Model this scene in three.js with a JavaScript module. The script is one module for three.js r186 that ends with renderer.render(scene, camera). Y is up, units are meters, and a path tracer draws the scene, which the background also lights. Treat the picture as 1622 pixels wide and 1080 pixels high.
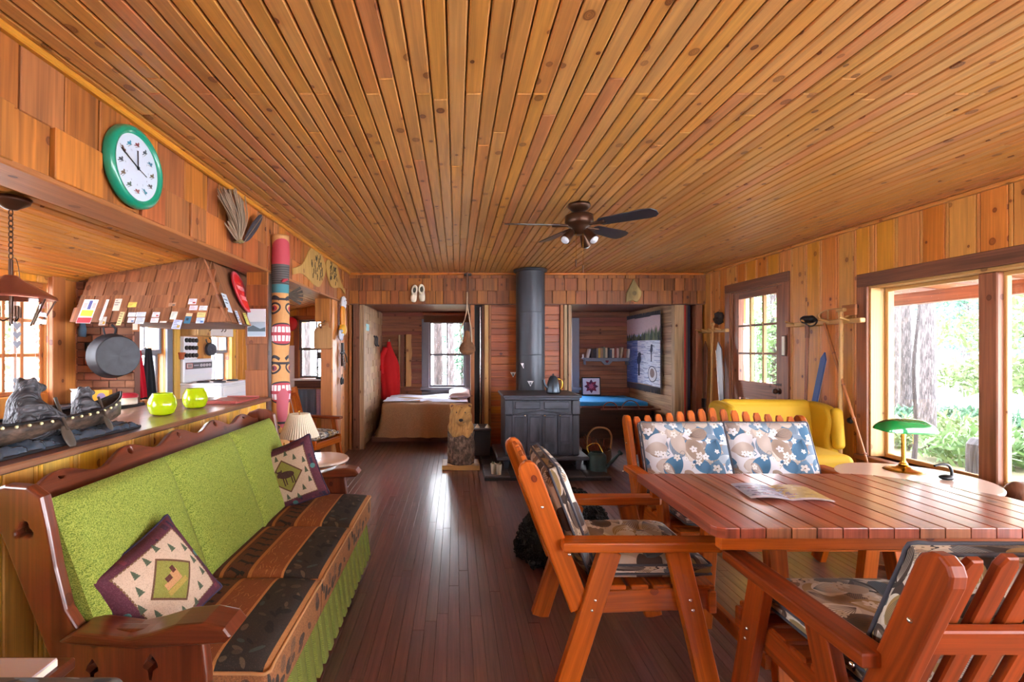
import * as THREE from 'three';
import { mergeGeometries } from 'three/addons/utils/BufferGeometryUtils.js';
import { MarchingCubes } from 'three/addons/objects/MarchingCubes.js';
import { RoundedBoxGeometry } from 'three/addons/geometries/RoundedBoxGeometry.js';

// ---------- camera, sky, exposure ----------
const scene = new THREE.Scene();
const EYE = 1.37, F = 750, CX = 722, CY = 553;      // eye height, focal length and principal point in pixels of a 1622 x 1080 frame
const camera = new THREE.PerspectiveCamera(2 * Math.atan(540 / F) * 180 / Math.PI, 1622 / 1080, 0.05, 300);
camera.position.set(0, EYE, 0);
camera.lookAt(0, EYE, -1);
camera.setViewOffset(1622, 1080, 811 - CX, 540 - CY, 1622, 1080);   // rising / shifted lens: the walls stay upright
scene.background = new THREE.Color().setRGB(6.2, 6.5, 7.1);          // bright overcast sky
const renderer = new THREE.WebGLRenderer();
renderer.toneMapping = THREE.LinearToneMapping;
renderer.toneMappingExposure = 4.4;
renderer.shadowMap.enabled = true;

// ---------- helpers ----------
let seed = 20240611;
const rnd = () => { seed = (seed + 0x6D2B79F5) | 0; let t = Math.imul(seed ^ (seed >>> 15), 1 | seed); t = (t + Math.imul(t ^ (t >>> 7), 61 | t)) ^ t; return ((t ^ (t >>> 14)) >>> 0) / 4294967296; };
const R = (a, b) => a + (b - a) * rnd();
const pick = (a) => a[Math.floor(rnd() * a.length)];
const V3 = (x, y, z) => new THREE.Vector3(x, y, z);
const PI = Math.PI;
// pixel of the photograph -> point of the room at a known depth, on a known wall, or on a known height
const atD = (px, py, D) => [(px - CX) * D / F, EYE - (py - CY) * D / F, -D];
const onX = (px, py, X) => atD(px, py, X * F / (px - CX));
const onY = (px, py, Y) => atD(px, py, (EYE - Y) * F / (py - CY));

const taken = new Map();
const numbered = (n) => { const k = taken.get(n) || 0; taken.set(n, k + 1); return k ? n + '_' + String(k).padStart(3, '0') : n; };
function thing(name, label, category, p = [0, 0, 0], turn = 0, group) {
  const o = new THREE.Group(); o.name = numbered(name); scene.add(o);
  o.position.set(...p); o.rotation.y = turn; o.userData = { label, category };
  if (group) o.userData.group = group;
  return o;
}
function struct(name, label, p = [0, 0, 0], rx = 0, ry = 0, rz = 0) {
  const o = new THREE.Group(); o.name = numbered(name); scene.add(o);
  o.position.set(...p); o.rotation.set(rx, ry, rz); o.userData = { kind: 'structure', label, category: name.split('_')[0] };
  return o;
}
function part(name, geo, mat, parent, p, r) {
  const m = new THREE.Mesh(Array.isArray(geo) ? merge(geo) : geo, mat);
  m.name = name; m.castShadow = m.receiveShadow = true;
  if (p) m.position.set(...p);
  if (r) m.rotation.set(...r);
  parent.add(m); return m;
}
function single(name, label, category, geo, mat, p, r, group) {
  const m = part(numbered(name), geo, mat, scene, p, r); m.userData = { label, category };
  if (group) m.userData.group = group;
  return m;
}
function merge(list) {
  const clean = list.map((g) => { const q = g.index ? g.toNonIndexed() : g; for (const k of Object.keys(q.attributes)) if (!['position', 'normal', 'uv'].includes(k)) q.deleteAttribute(k); if (!q.attributes.uv) q.setAttribute('uv', new THREE.Float32BufferAttribute(new Float32Array(q.attributes.position.count * 2), 2)); return q; });
  return clean.length === 1 ? clean[0] : mergeGeometries(clean);
}
const mv = (g, x = 0, y = 0, z = 0) => g.translate(x, y, z);
const rot = (g, x = 0, y = 0, z = 0) => { if (x) g.rotateX(x); if (y) g.rotateY(y); if (z) g.rotateZ(z); return g; };
// texture coordinates in texture tiles from position: grain runs along the named axis; a tile is 0.6 m across and 2.4 m along
const TU = 0.6, TV = 2.4;
function woodUV(g, grain = 'y', ou = rnd(), ov = rnd(), su = TU, sv = TV) {
  const p = g.attributes.position, n = g.attributes.normal, uv = new Float32Array(p.count * 2);
  for (let i = 0; i < p.count; i++) {
    const q = { x: p.getX(i), y: p.getY(i), z: p.getZ(i) }, a = { x: Math.abs(n.getX(i)), y: Math.abs(n.getY(i)), z: Math.abs(n.getZ(i)) };
    const rest = ['x', 'y', 'z'].filter((k) => k !== grain);
    const across = a[rest[0]] > a[rest[1]] ? rest[1] : rest[0];
    uv[2 * i] = q[across] / su + ou; uv[2 * i + 1] = q[grain] / sv + ov;
  }
  g.setAttribute('uv', new THREE.BufferAttribute(uv, 2)); return g;
}
// box with chamfered edges, 44 triangles
function cbox(w, h, d, c = 0.003, grain = 'y', ou, ov) {
  const X = w / 2, Y = h / 2, Z = d / 2; c = Math.min(c, X * .9, Y * .9, Z * .9);
  const pos = [], quad = (a, b, e, f) => { pos.push(...a, ...b, ...e, ...a, ...e, ...f); }, tri = (a, b, e) => pos.push(...a, ...b, ...e);
  const fx = (s, y, z) => [s * X, y * (Y - c), z * (Z - c)], fy = (x, s, z) => [x * (X - c), s * Y, z * (Z - c)], fz = (x, y, s) => [x * (X - c), y * (Y - c), s * Z];
  for (const s of [1, -1]) {
    const o = (a, b, e, f) => s > 0 ? quad(a, b, e, f) : quad(f, e, b, a);
    o(fx(s, -1, 1), fx(s, -1, -1), fx(s, 1, -1), fx(s, 1, 1));
    o(fy(-1, s, 1), fy(1, s, 1), fy(1, s, -1), fy(-1, s, -1));
    o(fz(-1, -1, s), fz(1, -1, s), fz(1, 1, s), fz(-1, 1, s));
  }
  for (const s of [1, -1]) for (const t of [1, -1]) {
    const o = (a, b, e, f) => s * t > 0 ? quad(a, b, e, f) : quad(f, e, b, a);
    o(fx(s, t, 1), fx(s, t, -1), fy(s, t, -1), fy(s, t, 1));
    o(fz(s, -1, t), fx(s, -1, t), fx(s, 1, t), fz(s, 1, t));
    o(fz(-1, s, t), fz(1, s, t), fy(1, s, t), fy(-1, s, t));
    for (const u of [1, -1]) s * t * u > 0 ? tri(fx(s, t, u), fy(s, t, u), fz(s, t, u)) : tri(fz(s, t, u), fy(s, t, u), fx(s, t, u));
  }
  const g = new THREE.BufferGeometry();
  g.setAttribute('position', new THREE.Float32BufferAttribute(pos, 3)); g.computeVertexNormals();
  return woodUV(g, grain, ou, ov);
}
const box = (x0, x1, y0, y1, z0, z1, c = .003, grain = 'y') => mv(cbox(x1 - x0, y1 - y0, z1 - z0, c, grain), (x0 + x1) / 2, (y0 + y1) / 2, (z0 + z1) / 2);
// bar of rectangular section from a to b; w across (horizontal), h the other way
function bar(a, b, w, h, c = .003) {
  const A = V3(...a), B = V3(...b), L = A.distanceTo(B), g = cbox(w, L, h, c, 'y'), q = new THREE.Quaternion();
  const y = B.clone().sub(A).normalize(); let x = V3(1, 0, 0); if (Math.abs(y.x) > .9) x = V3(0, 0, 1);
  const z = x.clone().cross(y).normalize(); x = y.clone().cross(z);
  q.setFromRotationMatrix(new THREE.Matrix4().makeBasis(x, y, z)); g.applyQuaternion(q);
  return mv(g, (a[0] + b[0]) / 2, (a[1] + b[1]) / 2, (a[2] + b[2]) / 2);
}
function rod(a, b, r0, r1 = r0, seg = 10) {
  const A = V3(...a), B = V3(...b), g = new THREE.CylinderGeometry(r1, r0, A.distanceTo(B), seg, 1);
  g.applyQuaternion(new THREE.Quaternion().setFromUnitVectors(V3(0, 1, 0), B.clone().sub(A).normalize()));
  return mv(g, (a[0] + b[0]) / 2, (a[1] + b[1]) / 2, (a[2] + b[2]) / 2);
}
const tube = (pts, r, seg = 24, rs = 8, closed = false) => new THREE.TubeGeometry(new THREE.CatmullRomCurve3(pts.map((p) => V3(...p)), closed), seg, r, rs, closed);
const lathe = (pts, seg = 28) => new THREE.LatheGeometry(pts.map((p) => new THREE.Vector2(...p)), seg);
const ball = (r, x = 0, y = 0, z = 0, s = [1, 1, 1], ws = 14, hs = 10) => mv(new THREE.SphereGeometry(r, ws, hs).scale(...s), x, y, z);
function shape(pts, holes = [], smooth = false) {
  const s = new THREE.Shape();
  if (smooth) { s.moveTo(...pts[0]); s.splineThru(pts.slice(1).map((p) => new THREE.Vector2(...p))); } else s.setFromPoints(pts.map((p) => new THREE.Vector2(...p)));
  for (const h of holes) { const q = new THREE.Path(); q.setFromPoints(h.map((p) => new THREE.Vector2(...p))); s.holes.push(q); }
  return s;
}
const circ = (x, y, r, n = 16, ry = r) => Array.from({ length: n }, (_, i) => [x + r * Math.cos(i / n * 2 * PI), y + ry * Math.sin(i / n * 2 * PI)]);
function ext(s, depth, bevel = .003, grain = 'y', seg = 2) {
  const g = new THREE.ExtrudeGeometry(s, { depth: Math.max(depth - 2 * bevel, .0005), bevelEnabled: bevel > 0, bevelSize: bevel, bevelThickness: bevel, bevelOffset: -bevel, bevelSegments: seg, curveSegments: 12 });
  mv(g, 0, 0, bevel); g.computeVertexNormals(); return woodUV(g, grain);
}
// surface through rings of points
function loft(rings, closed = true, caps = true, su = 1, sv = 1) {
  const n = rings[0].length, pos = [], uv = [], idx = [], m = closed ? n + 1 : n;
  rings.forEach((r, j) => { for (let i = 0; i < m; i++) { pos.push(...r[i % n]); uv.push(i / n * su, j / (rings.length - 1) * sv); } });
  for (let j = 0; j < rings.length - 1; j++) for (let i = 0; i < m - 1; i++) { const a = j * m + i; idx.push(a, a + 1, a + m + 1, a, a + m + 1, a + m); }
  if (caps && closed) for (const j of [0, rings.length - 1]) {
    const c = rings[j].reduce((s, p) => [s[0] + p[0] / n, s[1] + p[1] / n, s[2] + p[2] / n], [0, 0, 0]), k = pos.length / 3; pos.push(...c); uv.push(.5, j ? sv : 0);
    for (let i = 0; i < n; i++) j ? idx.push(j * m + i, j * m + i + 1, k) : idx.push(j * m + i + 1, j * m + i, k);
  }
  const g = new THREE.BufferGeometry(); g.setAttribute('position', new THREE.Float32BufferAttribute(pos, 3)); g.setAttribute('uv', new THREE.Float32BufferAttribute(uv, 2)); g.setIndex(idx); g.computeVertexNormals(); return g;
}
// grid surface f(u,v) -> [x,y,z]
function surf(f, nu, nv, su = 1, sv = 1) {
  const pos = [], uv = [], idx = [];
  for (let j = 0; j <= nv; j++) for (let i = 0; i <= nu; i++) { pos.push(...f(i / nu, j / nv)); uv.push(i / nu * su, j / nv * sv); }
  for (let j = 0; j < nv; j++) for (let i = 0; i < nu; i++) { const a = j * (nu + 1) + i; idx.push(a, a + 1, a + nu + 2, a, a + nu + 2, a + nu + 1); }
  const g = new THREE.BufferGeometry(); g.setAttribute('position', new THREE.Float32BufferAttribute(pos, 3)); g.setAttribute('uv', new THREE.Float32BufferAttribute(uv, 2)); g.setIndex(idx); g.computeVertexNormals(); return g;
}
// smooth value noise
const hash = (x, y, z) => { let h = Math.imul(x, 374761393) + Math.imul(y, 668265263) + Math.imul(z, 2147483647 ^ 61); h = Math.imul(h ^ (h >>> 13), 1274126177); return ((h ^ (h >>> 16)) >>> 0) / 4294967296; };
const sm = (t) => t * t * (3 - 2 * t);
function vn(x, y, z = 0, px = 1e9, py = 1e9) {
  const X = Math.floor(x), Y = Math.floor(y), Z = Math.floor(z), fx = sm(x - X), fy = sm(y - Y), fz = sm(z - Z), w = (a, p) => ((a % p) + p) % p;
  const h = (i, j, k) => hash(w(X + i, px), w(Y + j, py), Z + k), l = (a, b, t) => a + (b - a) * t;
  return l(l(l(h(0, 0, 0), h(1, 0, 0), fx), l(h(0, 1, 0), h(1, 1, 0), fx), fy), fz ? l(l(h(0, 0, 1), h(1, 0, 1), fx), l(h(0, 1, 1), h(1, 1, 1), fx), fy) : 0, fz);
}
function rough(g, amp, freq, oct = 1) {     // push vertices along their normals by noise
  const p = g.attributes.position, n = g.attributes.normal;
  for (let i = 0; i < p.count; i++) { let a = 0, f = freq, k = 1; for (let o = 0; o < oct; o++) { a += (vn(p.getX(i) * f + 7, p.getY(i) * f + 3, p.getZ(i) * f + 11) - .5) * k; f *= 2.3; k *= .6; } a *= amp * 2; p.setXYZ(i, p.getX(i) + n.getX(i) * a, p.getY(i) + n.getY(i) * a, p.getZ(i) + n.getZ(i) * a); }
  g.computeVertexNormals(); return g;
}
// one continuous body from tapered capsules [[x,y,z],[x,y,z],r0,r1], smoothly joined
function body(caps, res = 56, k = .02, cuts = []) {
  const lo = V3(9, 9, 9), hi = V3(-9, -9, -9);
  for (const [a, b, r, s] of caps) { for (const [p, q] of [[a, r], [b, s]]) { lo.min(V3(p[0] - q, p[1] - q, p[2] - q)); hi.max(V3(p[0] + q, p[1] + q, p[2] + q)); } }
  const c = lo.clone().add(hi).multiplyScalar(.5), half = Math.max(hi.x - lo.x, hi.y - lo.y, hi.z - lo.z) / 2 * 1.12 + k;
  const mc = new MarchingCubes(res, new THREE.MeshStandardMaterial(), false, false, 400000); mc.isolation = 0;
  const d = (x, y, z) => {
    let best = 1e3;
    for (const [a, b, r, s] of caps) {
      const ex = b[0] - a[0], ey = b[1] - a[1], ez = b[2] - a[2], L = ex * ex + ey * ey + ez * ez || 1e-9;
      const t = Math.min(1, Math.max(0, ((x - a[0]) * ex + (y - a[1]) * ey + (z - a[2]) * ez) / L));
      const q = Math.hypot(x - a[0] - ex * t, y - a[1] - ey * t, z - a[2] - ez * t) - (r + (s - r) * t), h = Math.max(k - Math.abs(best - q), 0) / k;
      best = Math.min(best, q) - h * h * k / 4;
    }
    for (const [p, r] of cuts) best = Math.max(best, r - Math.hypot(x - p[0], y - p[1], z - p[2]));
    return best;
  };
  for (let z = 0; z < res; z++) for (let y = 0; y < res; y++) for (let x = 0; x < res; x++) mc.field[x + y * res + z * res * res] = -d(c.x + (x - res / 2) / (res / 2) * half, c.y + (y - res / 2) / (res / 2) * half, c.z + (z - res / 2) / (res / 2) * half);
  mc.update();
  const n = mc.count ?? mc.geometry.drawRange.count, g = new THREE.BufferGeometry();
  const P = new Float32Array(mc.positionArray.slice(0, n * 3)), N = new Float32Array(mc.normalArray.slice(0, n * 3)), U = new Float32Array(n * 2);
  for (let i = 0; i < n; i++) { P[3 * i] = P[3 * i] * half + c.x; P[3 * i + 1] = P[3 * i + 1] * half + c.y; P[3 * i + 2] = P[3 * i + 2] * half + c.z; U[2 * i] = P[3 * i] * 3 + P[3 * i + 2] * 2; U[2 * i + 1] = P[3 * i + 1] * 3; }
  g.setAttribute('position', new THREE.BufferAttribute(P, 3)); g.setAttribute('normal', new THREE.BufferAttribute(N, 3)); g.setAttribute('uv', new THREE.BufferAttribute(U, 2));
  return g;
}
// cushion: w x h face, thickness t along z; tufts = [[u,v]] pressed in
function pillow(w, h, t, { n = 22, e = 4, tufts = [], square = .12, uvs = [1, 1], pinch = 0 } = {}) {
  const face = (sgn) => surf((u, v) => {
    const a = 2 * u - 1, b = 2 * v - 1;
    let k = Math.pow(Math.max(0, (1 - Math.pow(Math.abs(a), e)) * (1 - Math.pow(Math.abs(b), e))), .5);
    for (const [x, y] of tufts) k -= .45 * Math.exp(-((u - x) ** 2 * w * w + (v - y) ** 2 * h * h) / .0016);
    const px = 1 - pinch * (1 - b * b) * a * a, py = 1 - pinch * (1 - a * a) * b * b;
    return [a * w / 2 * px, b * h / 2 * py, sgn * (square * t + (t / 2 - square * t) * k)];
  }, n, n, uvs[0], uvs[1]);
  const f = face(1), b = face(-1); b.setIndex([...b.index.array].reverse()); b.computeVertexNormals();
  const rim = (i) => { const s = (i % 1) * 2 - 1, q = Math.floor(i); const [a, c] = [[s, -1], [1, s], [-s, 1], [-1, -s]][q]; const px = 1 - pinch * (1 - c * c) * a * a, py = 1 - pinch * (1 - a * a) * c * c; return [a * w / 2 * px, c * h / 2 * py]; };
  const side = surf((u, v) => { const p = rim(u * 3.9999); return [p[0], p[1], (2 * v - 1) * square * t]; }, 4 * n, 1, 2 * (uvs[0] + uvs[1]), .12);
  return merge([f, b, side]);
}
// planks laid over a rectangle (local x = a, y = b, face towards +z); holes = [[a0,a1,b0,b1]]
function planks(parent, name, a0, a1, b0, b1, { dir = 'v', w = .1, gap = .003, th = .018, bevel = .004, holes = [], mats, joints = [], z = 0, wob = 0, minLen = .02 }) {
  const V = dir === 'v', [p0, p1, q0, q1] = V ? [a0, a1, b0, b1] : [b0, b1, a0, a1], hs = holes.map((h) => V ? h : [h[2], h[3], h[0], h[1]]);
  let p = p0, row = 0;
  while (p < p1 - 1e-4) {
    const ww = Array.isArray(w) ? w[row % w.length] : w, pe = Math.min(p + ww, p1);
    const cuts = [p, pe]; for (const h of hs) for (const c of [h[0], h[1]]) if (c > p + 1e-4 && c < pe - 1e-4) cuts.push(c);
    cuts.sort((x, y) => x - y);
    const jj = joints.length ? joints[row % joints.length] : [], pm = pick(mats);
    for (let i = 0; i < cuts.length - 1; i++) {
      const s = cuts[i], e = cuts[i + 1], m = (s + e) / 2;
      let segs = [[q0, q1]];
      for (const h of hs) if (m > h[0] && m < h[1]) segs = segs.flatMap(([x, y]) => [[x, Math.min(y, h[2])], [Math.max(x, h[3]), y]].filter(([x, y]) => y - x > minLen));
      for (const j of jj) segs = segs.flatMap(([x, y]) => j > x + .02 && j < y - .02 ? [[x, j], [j, y]] : [[x, y]]);
      segs.forEach(([x, y], k) => {
        const W = e - s - gap, L = y - x - .0008, g = V ? cbox(W, L, th, bevel, 'y') : cbox(L, W, th, bevel, 'x');
        const zz = z - th / 2 + (wob ? R(-wob, wob) : 0);
        part(name, g, k || jj.length ? pick(mats) : pm, parent, V ? [m, (x + y) / 2, zz] : [(x + y) / 2, m, zz]);
      });
    }
    p = pe; row++;
  }
}
// overlapping shingles on a rectangle; rows = heights from the bottom up
function shingles(parent, a0, a1, b0, rows, mats, { wmin = .09, wmax = .24, th = .012, z = 0, clip } = {}) {
  let b = b0;
  rows.forEach((h) => {
    let a = a0;
    while (a < a1 - .005) {
      let w = R(wmin, wmax); if (a1 - a - w < wmin * .7) w = a1 - a;
      const top = clip ? Math.min(b + h, clip(a + w / 2)) : b + h, bot = b - R(0, .008);
      if (top - bot > .02) {
        const t = th * R(.7, 2.1);
        part('shingle', cbox(w - .007, top - bot, t, .003, 'y'), pick(mats), parent, [a + w / 2, (top + bot) / 2, z + t / 2 + R(0, .003)], [R(.0, .025), 0, R(-.006, .006)]);
      }
      a += w;
    }
    b += h;
  });
}
// solid wall made of boxes round its openings (local x = a, y = b, thickness behind z = 0)
function core(a0, a1, b0, b1, th, holes = [], z = 0) {
  const xs = [...new Set([a0, a1, ...holes.flatMap((h) => [h[0], h[1]])])].filter((x) => x >= a0 && x <= a1).sort((x, y) => x - y), out = [];
  for (let i = 0; i < xs.length - 1; i++) {
    const m = (xs[i] + xs[i + 1]) / 2; let segs = [[b0, b1]];
    for (const h of holes) if (m > h[0] && m < h[1]) segs = segs.flatMap(([x, y]) => [[x, Math.min(y, h[2])], [Math.max(x, h[3]), y]].filter(([x, y]) => y - x > .001));
    for (const [x, y] of segs) out.push(box(xs[i], xs[i + 1], x, y, z - th, z, 0.0001));
  }
  return merge(out);
}
// ---------- textures ----------
const T = {};
const dtex = (w, h, f, srgb = true) => {
  const d = new Uint8Array(w * h * 4);
  for (let y = 0; y < h; y++) for (let x = 0; x < w; x++) { const c = f(x, y), i = (y * w + x) * 4; d[i] = Math.max(0, Math.min(255, c[0])); d[i + 1] = Math.max(0, Math.min(255, c[1])); d[i + 2] = Math.max(0, Math.min(255, c[2])); d[i + 3] = 255; }
  const t = new THREE.DataTexture(d, w, h); t.wrapS = t.wrapT = THREE.RepeatWrapping; t.magFilter = THREE.LinearFilter; t.minFilter = THREE.LinearFilter; if (srgb) t.colorSpace = THREE.SRGBColorSpace; t.needsUpdate = true; return t;
};
const ctex = (w, h, draw) => { const c = document.createElement('canvas'); c.width = w; c.height = h; const x = c.getContext('2d'); draw(x, w, h); const t = new THREE.CanvasTexture(c); t.colorSpace = THREE.SRGBColorSpace; t.wrapS = t.wrapT = THREE.RepeatWrapping; t.magFilter = THREE.LinearFilter; return t; };
function woodTex(W, H, { knots = 0, fig = .12, fine = .1, streak = .1, kr = [.008, .018], ring = 90 }) {
  const K = Array.from({ length: knots }, () => [R(0, TU), R(0, TV), R(...kr), R(.5, 1)]);
  return dtex(W, H, (x, y) => {
    const u = x / W * TU, v = y / H * TV; let dark = 0, warp = 0, halo = 0;
    for (const [ku, kv, r, s] of K) {
      let du = u - ku, dv = (v - kv) * .8; if (du > TU / 2) du -= TU; if (du < -TU / 2) du += TU; if (dv > TV * .4) dv -= TV * .8; if (dv < -TV * .4) dv += TV * .8;
      if (Math.abs(du) > .08 || Math.abs(dv) > .2) continue;
      const d = Math.hypot(du, dv); warp += r * 1.6 * Math.sign(du) * Math.exp(-(dv * dv) / (r * r * 9) - Math.abs(du) / (r * 3));
      halo = Math.max(halo, Math.exp(-d * d / (r * r * 5)) * .35 * s);
      if (d < r * 1.25) dark = Math.max(dark, s * (d < r * .8 ? .55 + .2 * Math.sin(d / r * 14) : .85) * Math.min(1, (r * 1.25 - d) / (r * .25)));
    }
    const uu = u + warp + (vn(u * 5, v * 1.25, 1, 3, 3) - .5) * .03;
    const nr = Math.round(ring * .5), rings = 2 * vn(uu / TU * nr + vn(u / TU * 9, v / TV * 6, 2, 9, 6) * 2, v / TV * 3, 6, nr, 3) - 1;
    const s1 = vn(x / W * 64, y / H * 12, 3, 64, 12), s2 = vn(x / W * 220, y / H * 20, 4, 220, 20), s3 = vn(x / W * 12, y / H * 5, 5, 12, 5);
    const l = 1 - fig * (.5 + .5 * rings) * s3 * 1.6 - streak * s1 - fine * s2, q = Math.max(dark, 0);
    return [255 * l * (1 - .62 * q - .28 * halo), 255 * (l - .03 * (1 - l)) * (1 - .76 * q - .42 * halo), 255 * (l * .97) * (1 - .82 * q - .5 * halo)];
  });
}
T.pine = woodTex(1024, 1536, { knots: 26, fig: .09, fine: .07, streak: .08, kr: [.006, .017] });
T.cedar = woodTex(768, 1024, { knots: 9, fig: .2, fine: .09, streak: .12, kr: [.008, .014], ring: 120 });
T.floor = (() => { const w = woodTex(512, 512, { knots: 0, fig: .1, fine: .12, streak: .16 }); return w; })();
T.noise = dtex(512, 512, (x, y) => { let s = 0, a = .5, f = 8; for (let o = 0; o < 5; o++) { s += a * vn(x / 512 * f, y / 512 * f, o, f, f); a *= .55; f *= 2; } const v = 150 + 125 * (s - .15); return [v, v, v]; });
T.noiseB = dtex(256, 256, (x, y) => { let s = 0, a = .5, f = 16; for (let o = 0; o < 4; o++) { s += a * vn(x / 256 * f, y / 256 * f, o + 9, f, f); a *= .6; f *= 2; } const v = 255 * s; return [v, v, v]; }, false);
T.bark = dtex(256, 512, (x, y) => { const a = vn(x / 256 * 14, y / 512 * 9, 1, 14, 9), b = vn(x / 256 * 50, y / 512 * 24, 2, 50, 24), v = 120 + 110 * a + 70 * (b - .5); return [v, v * .96, v * .93]; });
T.barkB = dtex(256, 512, (x, y) => { const a = vn(x / 256 * 14, y / 512 * 9, 1, 14, 9), b = vn(x / 256 * 40, y / 512 * 16, 2, 40, 16), v = 255 * (a * .6 + b * .4); return [v, v, v]; }, false);
T.green = dtex(256, 256, (x, y) => { const a = hash(x >> 1, y >> 1, 3), b = hash(x, y, 4), c = vn(x / 4, y / 4, 5, 64, 64), k = .6 * a + .25 * b + .35 * c; return k > .62 ? [196, 205, 96] : k > .42 ? [140, 160, 42] : [96, 116, 26]; });
T.weave = dtex(128, 128, (x, y) => { const v = 190 + 40 * Math.sin(x * PI / 2) * Math.sin(y * PI / 2) + 40 * (hash(x, y, 2) - .5); return [v, v, v]; });

// ---------- materials ----------
const mat = (hex, r = .6, o = {}) => new THREE.MeshPhysicalMaterial({ color: hex, roughness: r, ...o });
const shades = (hex, n, r, map, dv = .06, o = {}) => Array.from({ length: n }, () => { const m = mat(hex, r, { map, ...o }), h = {}; m.color.getHSL(h); m.color.setHSL(h.h + R(-.012, .012), Math.min(1, h.s * R(.92, 1.06)), h.l * R(1 - dv, 1 + dv)); return m; });
const W = {
  ceil: shades('#e49c58', 9, .42, T.pine, .07),
  kceil: shades('#e0954a', 5, .42, T.pine, .06),
  wall: shades('#e3953e', 7, .42, T.pine, .09),
  counter: shades('#f8b83c', 5, .4, T.pine, .06),
  shing: shades('#c9743a', 9, .55, T.cedar, .2),
  shingB: shades('#b26c2e', 10, .6, T.cedar, .32),
  shingH: shades('#b2724c', 6, .65, T.cedar, .14),
  log: shades('#b06a4c', 6, .6, T.cedar, .14),
  cedar: shades('#d06c1a', 6, .45, T.cedar, .2),
  pale: shades('#d9b18a', 5, .7, T.cedar, .12),
  floor: shades('#7c5048', 9, .42, T.floor, .16, { clearcoat: 1, clearcoatRoughness: .21 }),
  table: shades('#c06c48', 6, .3, T.cedar, .1, { clearcoat: .8, clearcoatRoughness: .17 }),
};
const M = {
  trim: mat('#ae6c4c', .5, { map: T.cedar }), trimD: mat('#8e5a42', .5, { map: T.cedar }), jamb: mat('#d9a765', .5, { map: T.pine }), post: mat('#b8703c', .55, { map: T.pine }),
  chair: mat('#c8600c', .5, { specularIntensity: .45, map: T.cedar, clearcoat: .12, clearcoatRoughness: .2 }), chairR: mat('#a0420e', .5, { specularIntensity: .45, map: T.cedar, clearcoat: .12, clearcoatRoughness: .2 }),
  walnut: mat('#7b3a22', .3, { map: T.cedar, clearcoat: .5, clearcoatRoughness: .2 }), soffit: mat('#b5713f', .5, { map: T.pine }),
  grey: mat('#7e808a', .6), dark: mat('#1c1a1c', .6), iron: mat('#5c5f6b', .45, { metalness: .25, map: T.noise, bumpMap: T.noiseB, bumpScale: .0006 }), pipe: mat('#50535c', .4, { metalness: .35, map: T.noise }),
  black: mat('#141316', .45), chrome: mat('#d8d8d8', .2, { metalness: 1 }), brass: mat('#c79a3e', .25, { metalness: 1 }), bronze: mat('#4a3022', .35, { metalness: .7 }),
  white: mat('#eceaf0', .4), cream: mat('#efe6cf', .8), enamel: mat('#eef0f4', .22), 
  glass: new THREE.MeshPhysicalMaterial({ color: '#ffffff', roughness: 0.02, transmission: 1, thickness: 0, ior: 1.45 }),
  red: mat('#d3121a', .8), twig: mat('#937c66', .8), bark: mat('#9c8474', .9, { map: T.bark, bumpMap: T.barkB, bumpScale: .006 }),
};
// ================= THE ROOM =================
const C = 2.40, XL = -1.457, XR = 3.37, XK = -2.607, DB = 6.42, DA = 8.35, DF = -1.6;
// floor: narrow strips running away from the camera
{
  const o = struct('floor', 'dark red-brown varnished strip floor', [0, 0, 0], -PI / 2);
  part('subfloor', merge([box(XK - .2, XR + .2, DF, DA + .1, -.2, -.019, .0001, 'y')]), W.floor[0], o);
  const J = Array.from({ length: 17 }, () => [R(1.6, 3.0), R(3.5, 5.4)]);
  planks(o, 'floor_strip', XL - .25, XR, 1.1, 7.3, { w: .0575, gap: .0012, th: .018, bevel: .0011, mats: W.floor, joints: J, wob: .0003 });
}
// ceiling
{
  const o = struct('ceiling', 'amber pine ceiling of narrow grooved boards', [0, C, 0], PI / 2);
  part('deck', box(XL - .2, XR + .2, -DA - .2, -DF + .1, -.2, -.02, .0001, 'y'), W.ceil[0], o);
  const J = Array.from({ length: 13 }, (_, i) => [-R(4.2, 5.6), i % 3 ? -R(1.75, 2.9) : -1.91]);
  planks(o, 'ceiling_board', XL, XR, -DB, -.6, { w: .068, gap: .005, th: .02, bevel: .0055, mats: W.ceil, joints: J });
  const m = struct('trim_1', 'narrow cove strip where ceiling meets the walls');
  part('cove', rot(box(-.02, .02, -6.4, -.6, -.02, .02, .006, 'y'), PI / 2), W.wall[0], m, [XL + .016, C - .014, -7.0]);
  m.children[0].geometry = box(-.016, .016, -.014, .014, .6, 6.4, .006, 'z').translate(0, 0, 0); m.children[0].position.set(XL + .03, C - .014, 0); m.children[0].scale.z = -1;
  part('cove', box(XL, XR, C - .03, C, -DB + .02, -DB + .055, .008, 'x'), W.wall[1], m);
  part('cove', box(XR - .04, XR, C - .028, C, -DB, -.6, .008, 'z'), W.wall[2], m);
}
// beam along the left, clad with shingles
{
  const o = struct('trim_2', 'shingle-clad header beam along the left side of the room', [XL, 0, 0], 0, PI / 2);
  part('core', box(DF, DB, 1.985, C, -.15, 0, .002, 'x'), M.trimD, o);
  part('soffit_board', box(DF, DB, 1.962, 1.985, -.19, .016, .004, 'x'), M.soffit, o);
  shingles(o, .95, DB - .02, 1.985, [.18, .232], W.shing, { wmin: .11, wmax: .25 });
}
// beam across the back
{
  const o = struct('trim_3', 'shingle-clad header beam across the back of the room', [0, 0, -DB + .02]);
  part('core', box(XL - .15, XR, 1.975, C, -.18, 0, .002, 'x'), M.trimD, o);
  shingles(o, XL, XR, 1.985, [.175, .167, .07], W.shingB, { wmin: .09, wmax: .2 });
}
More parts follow.
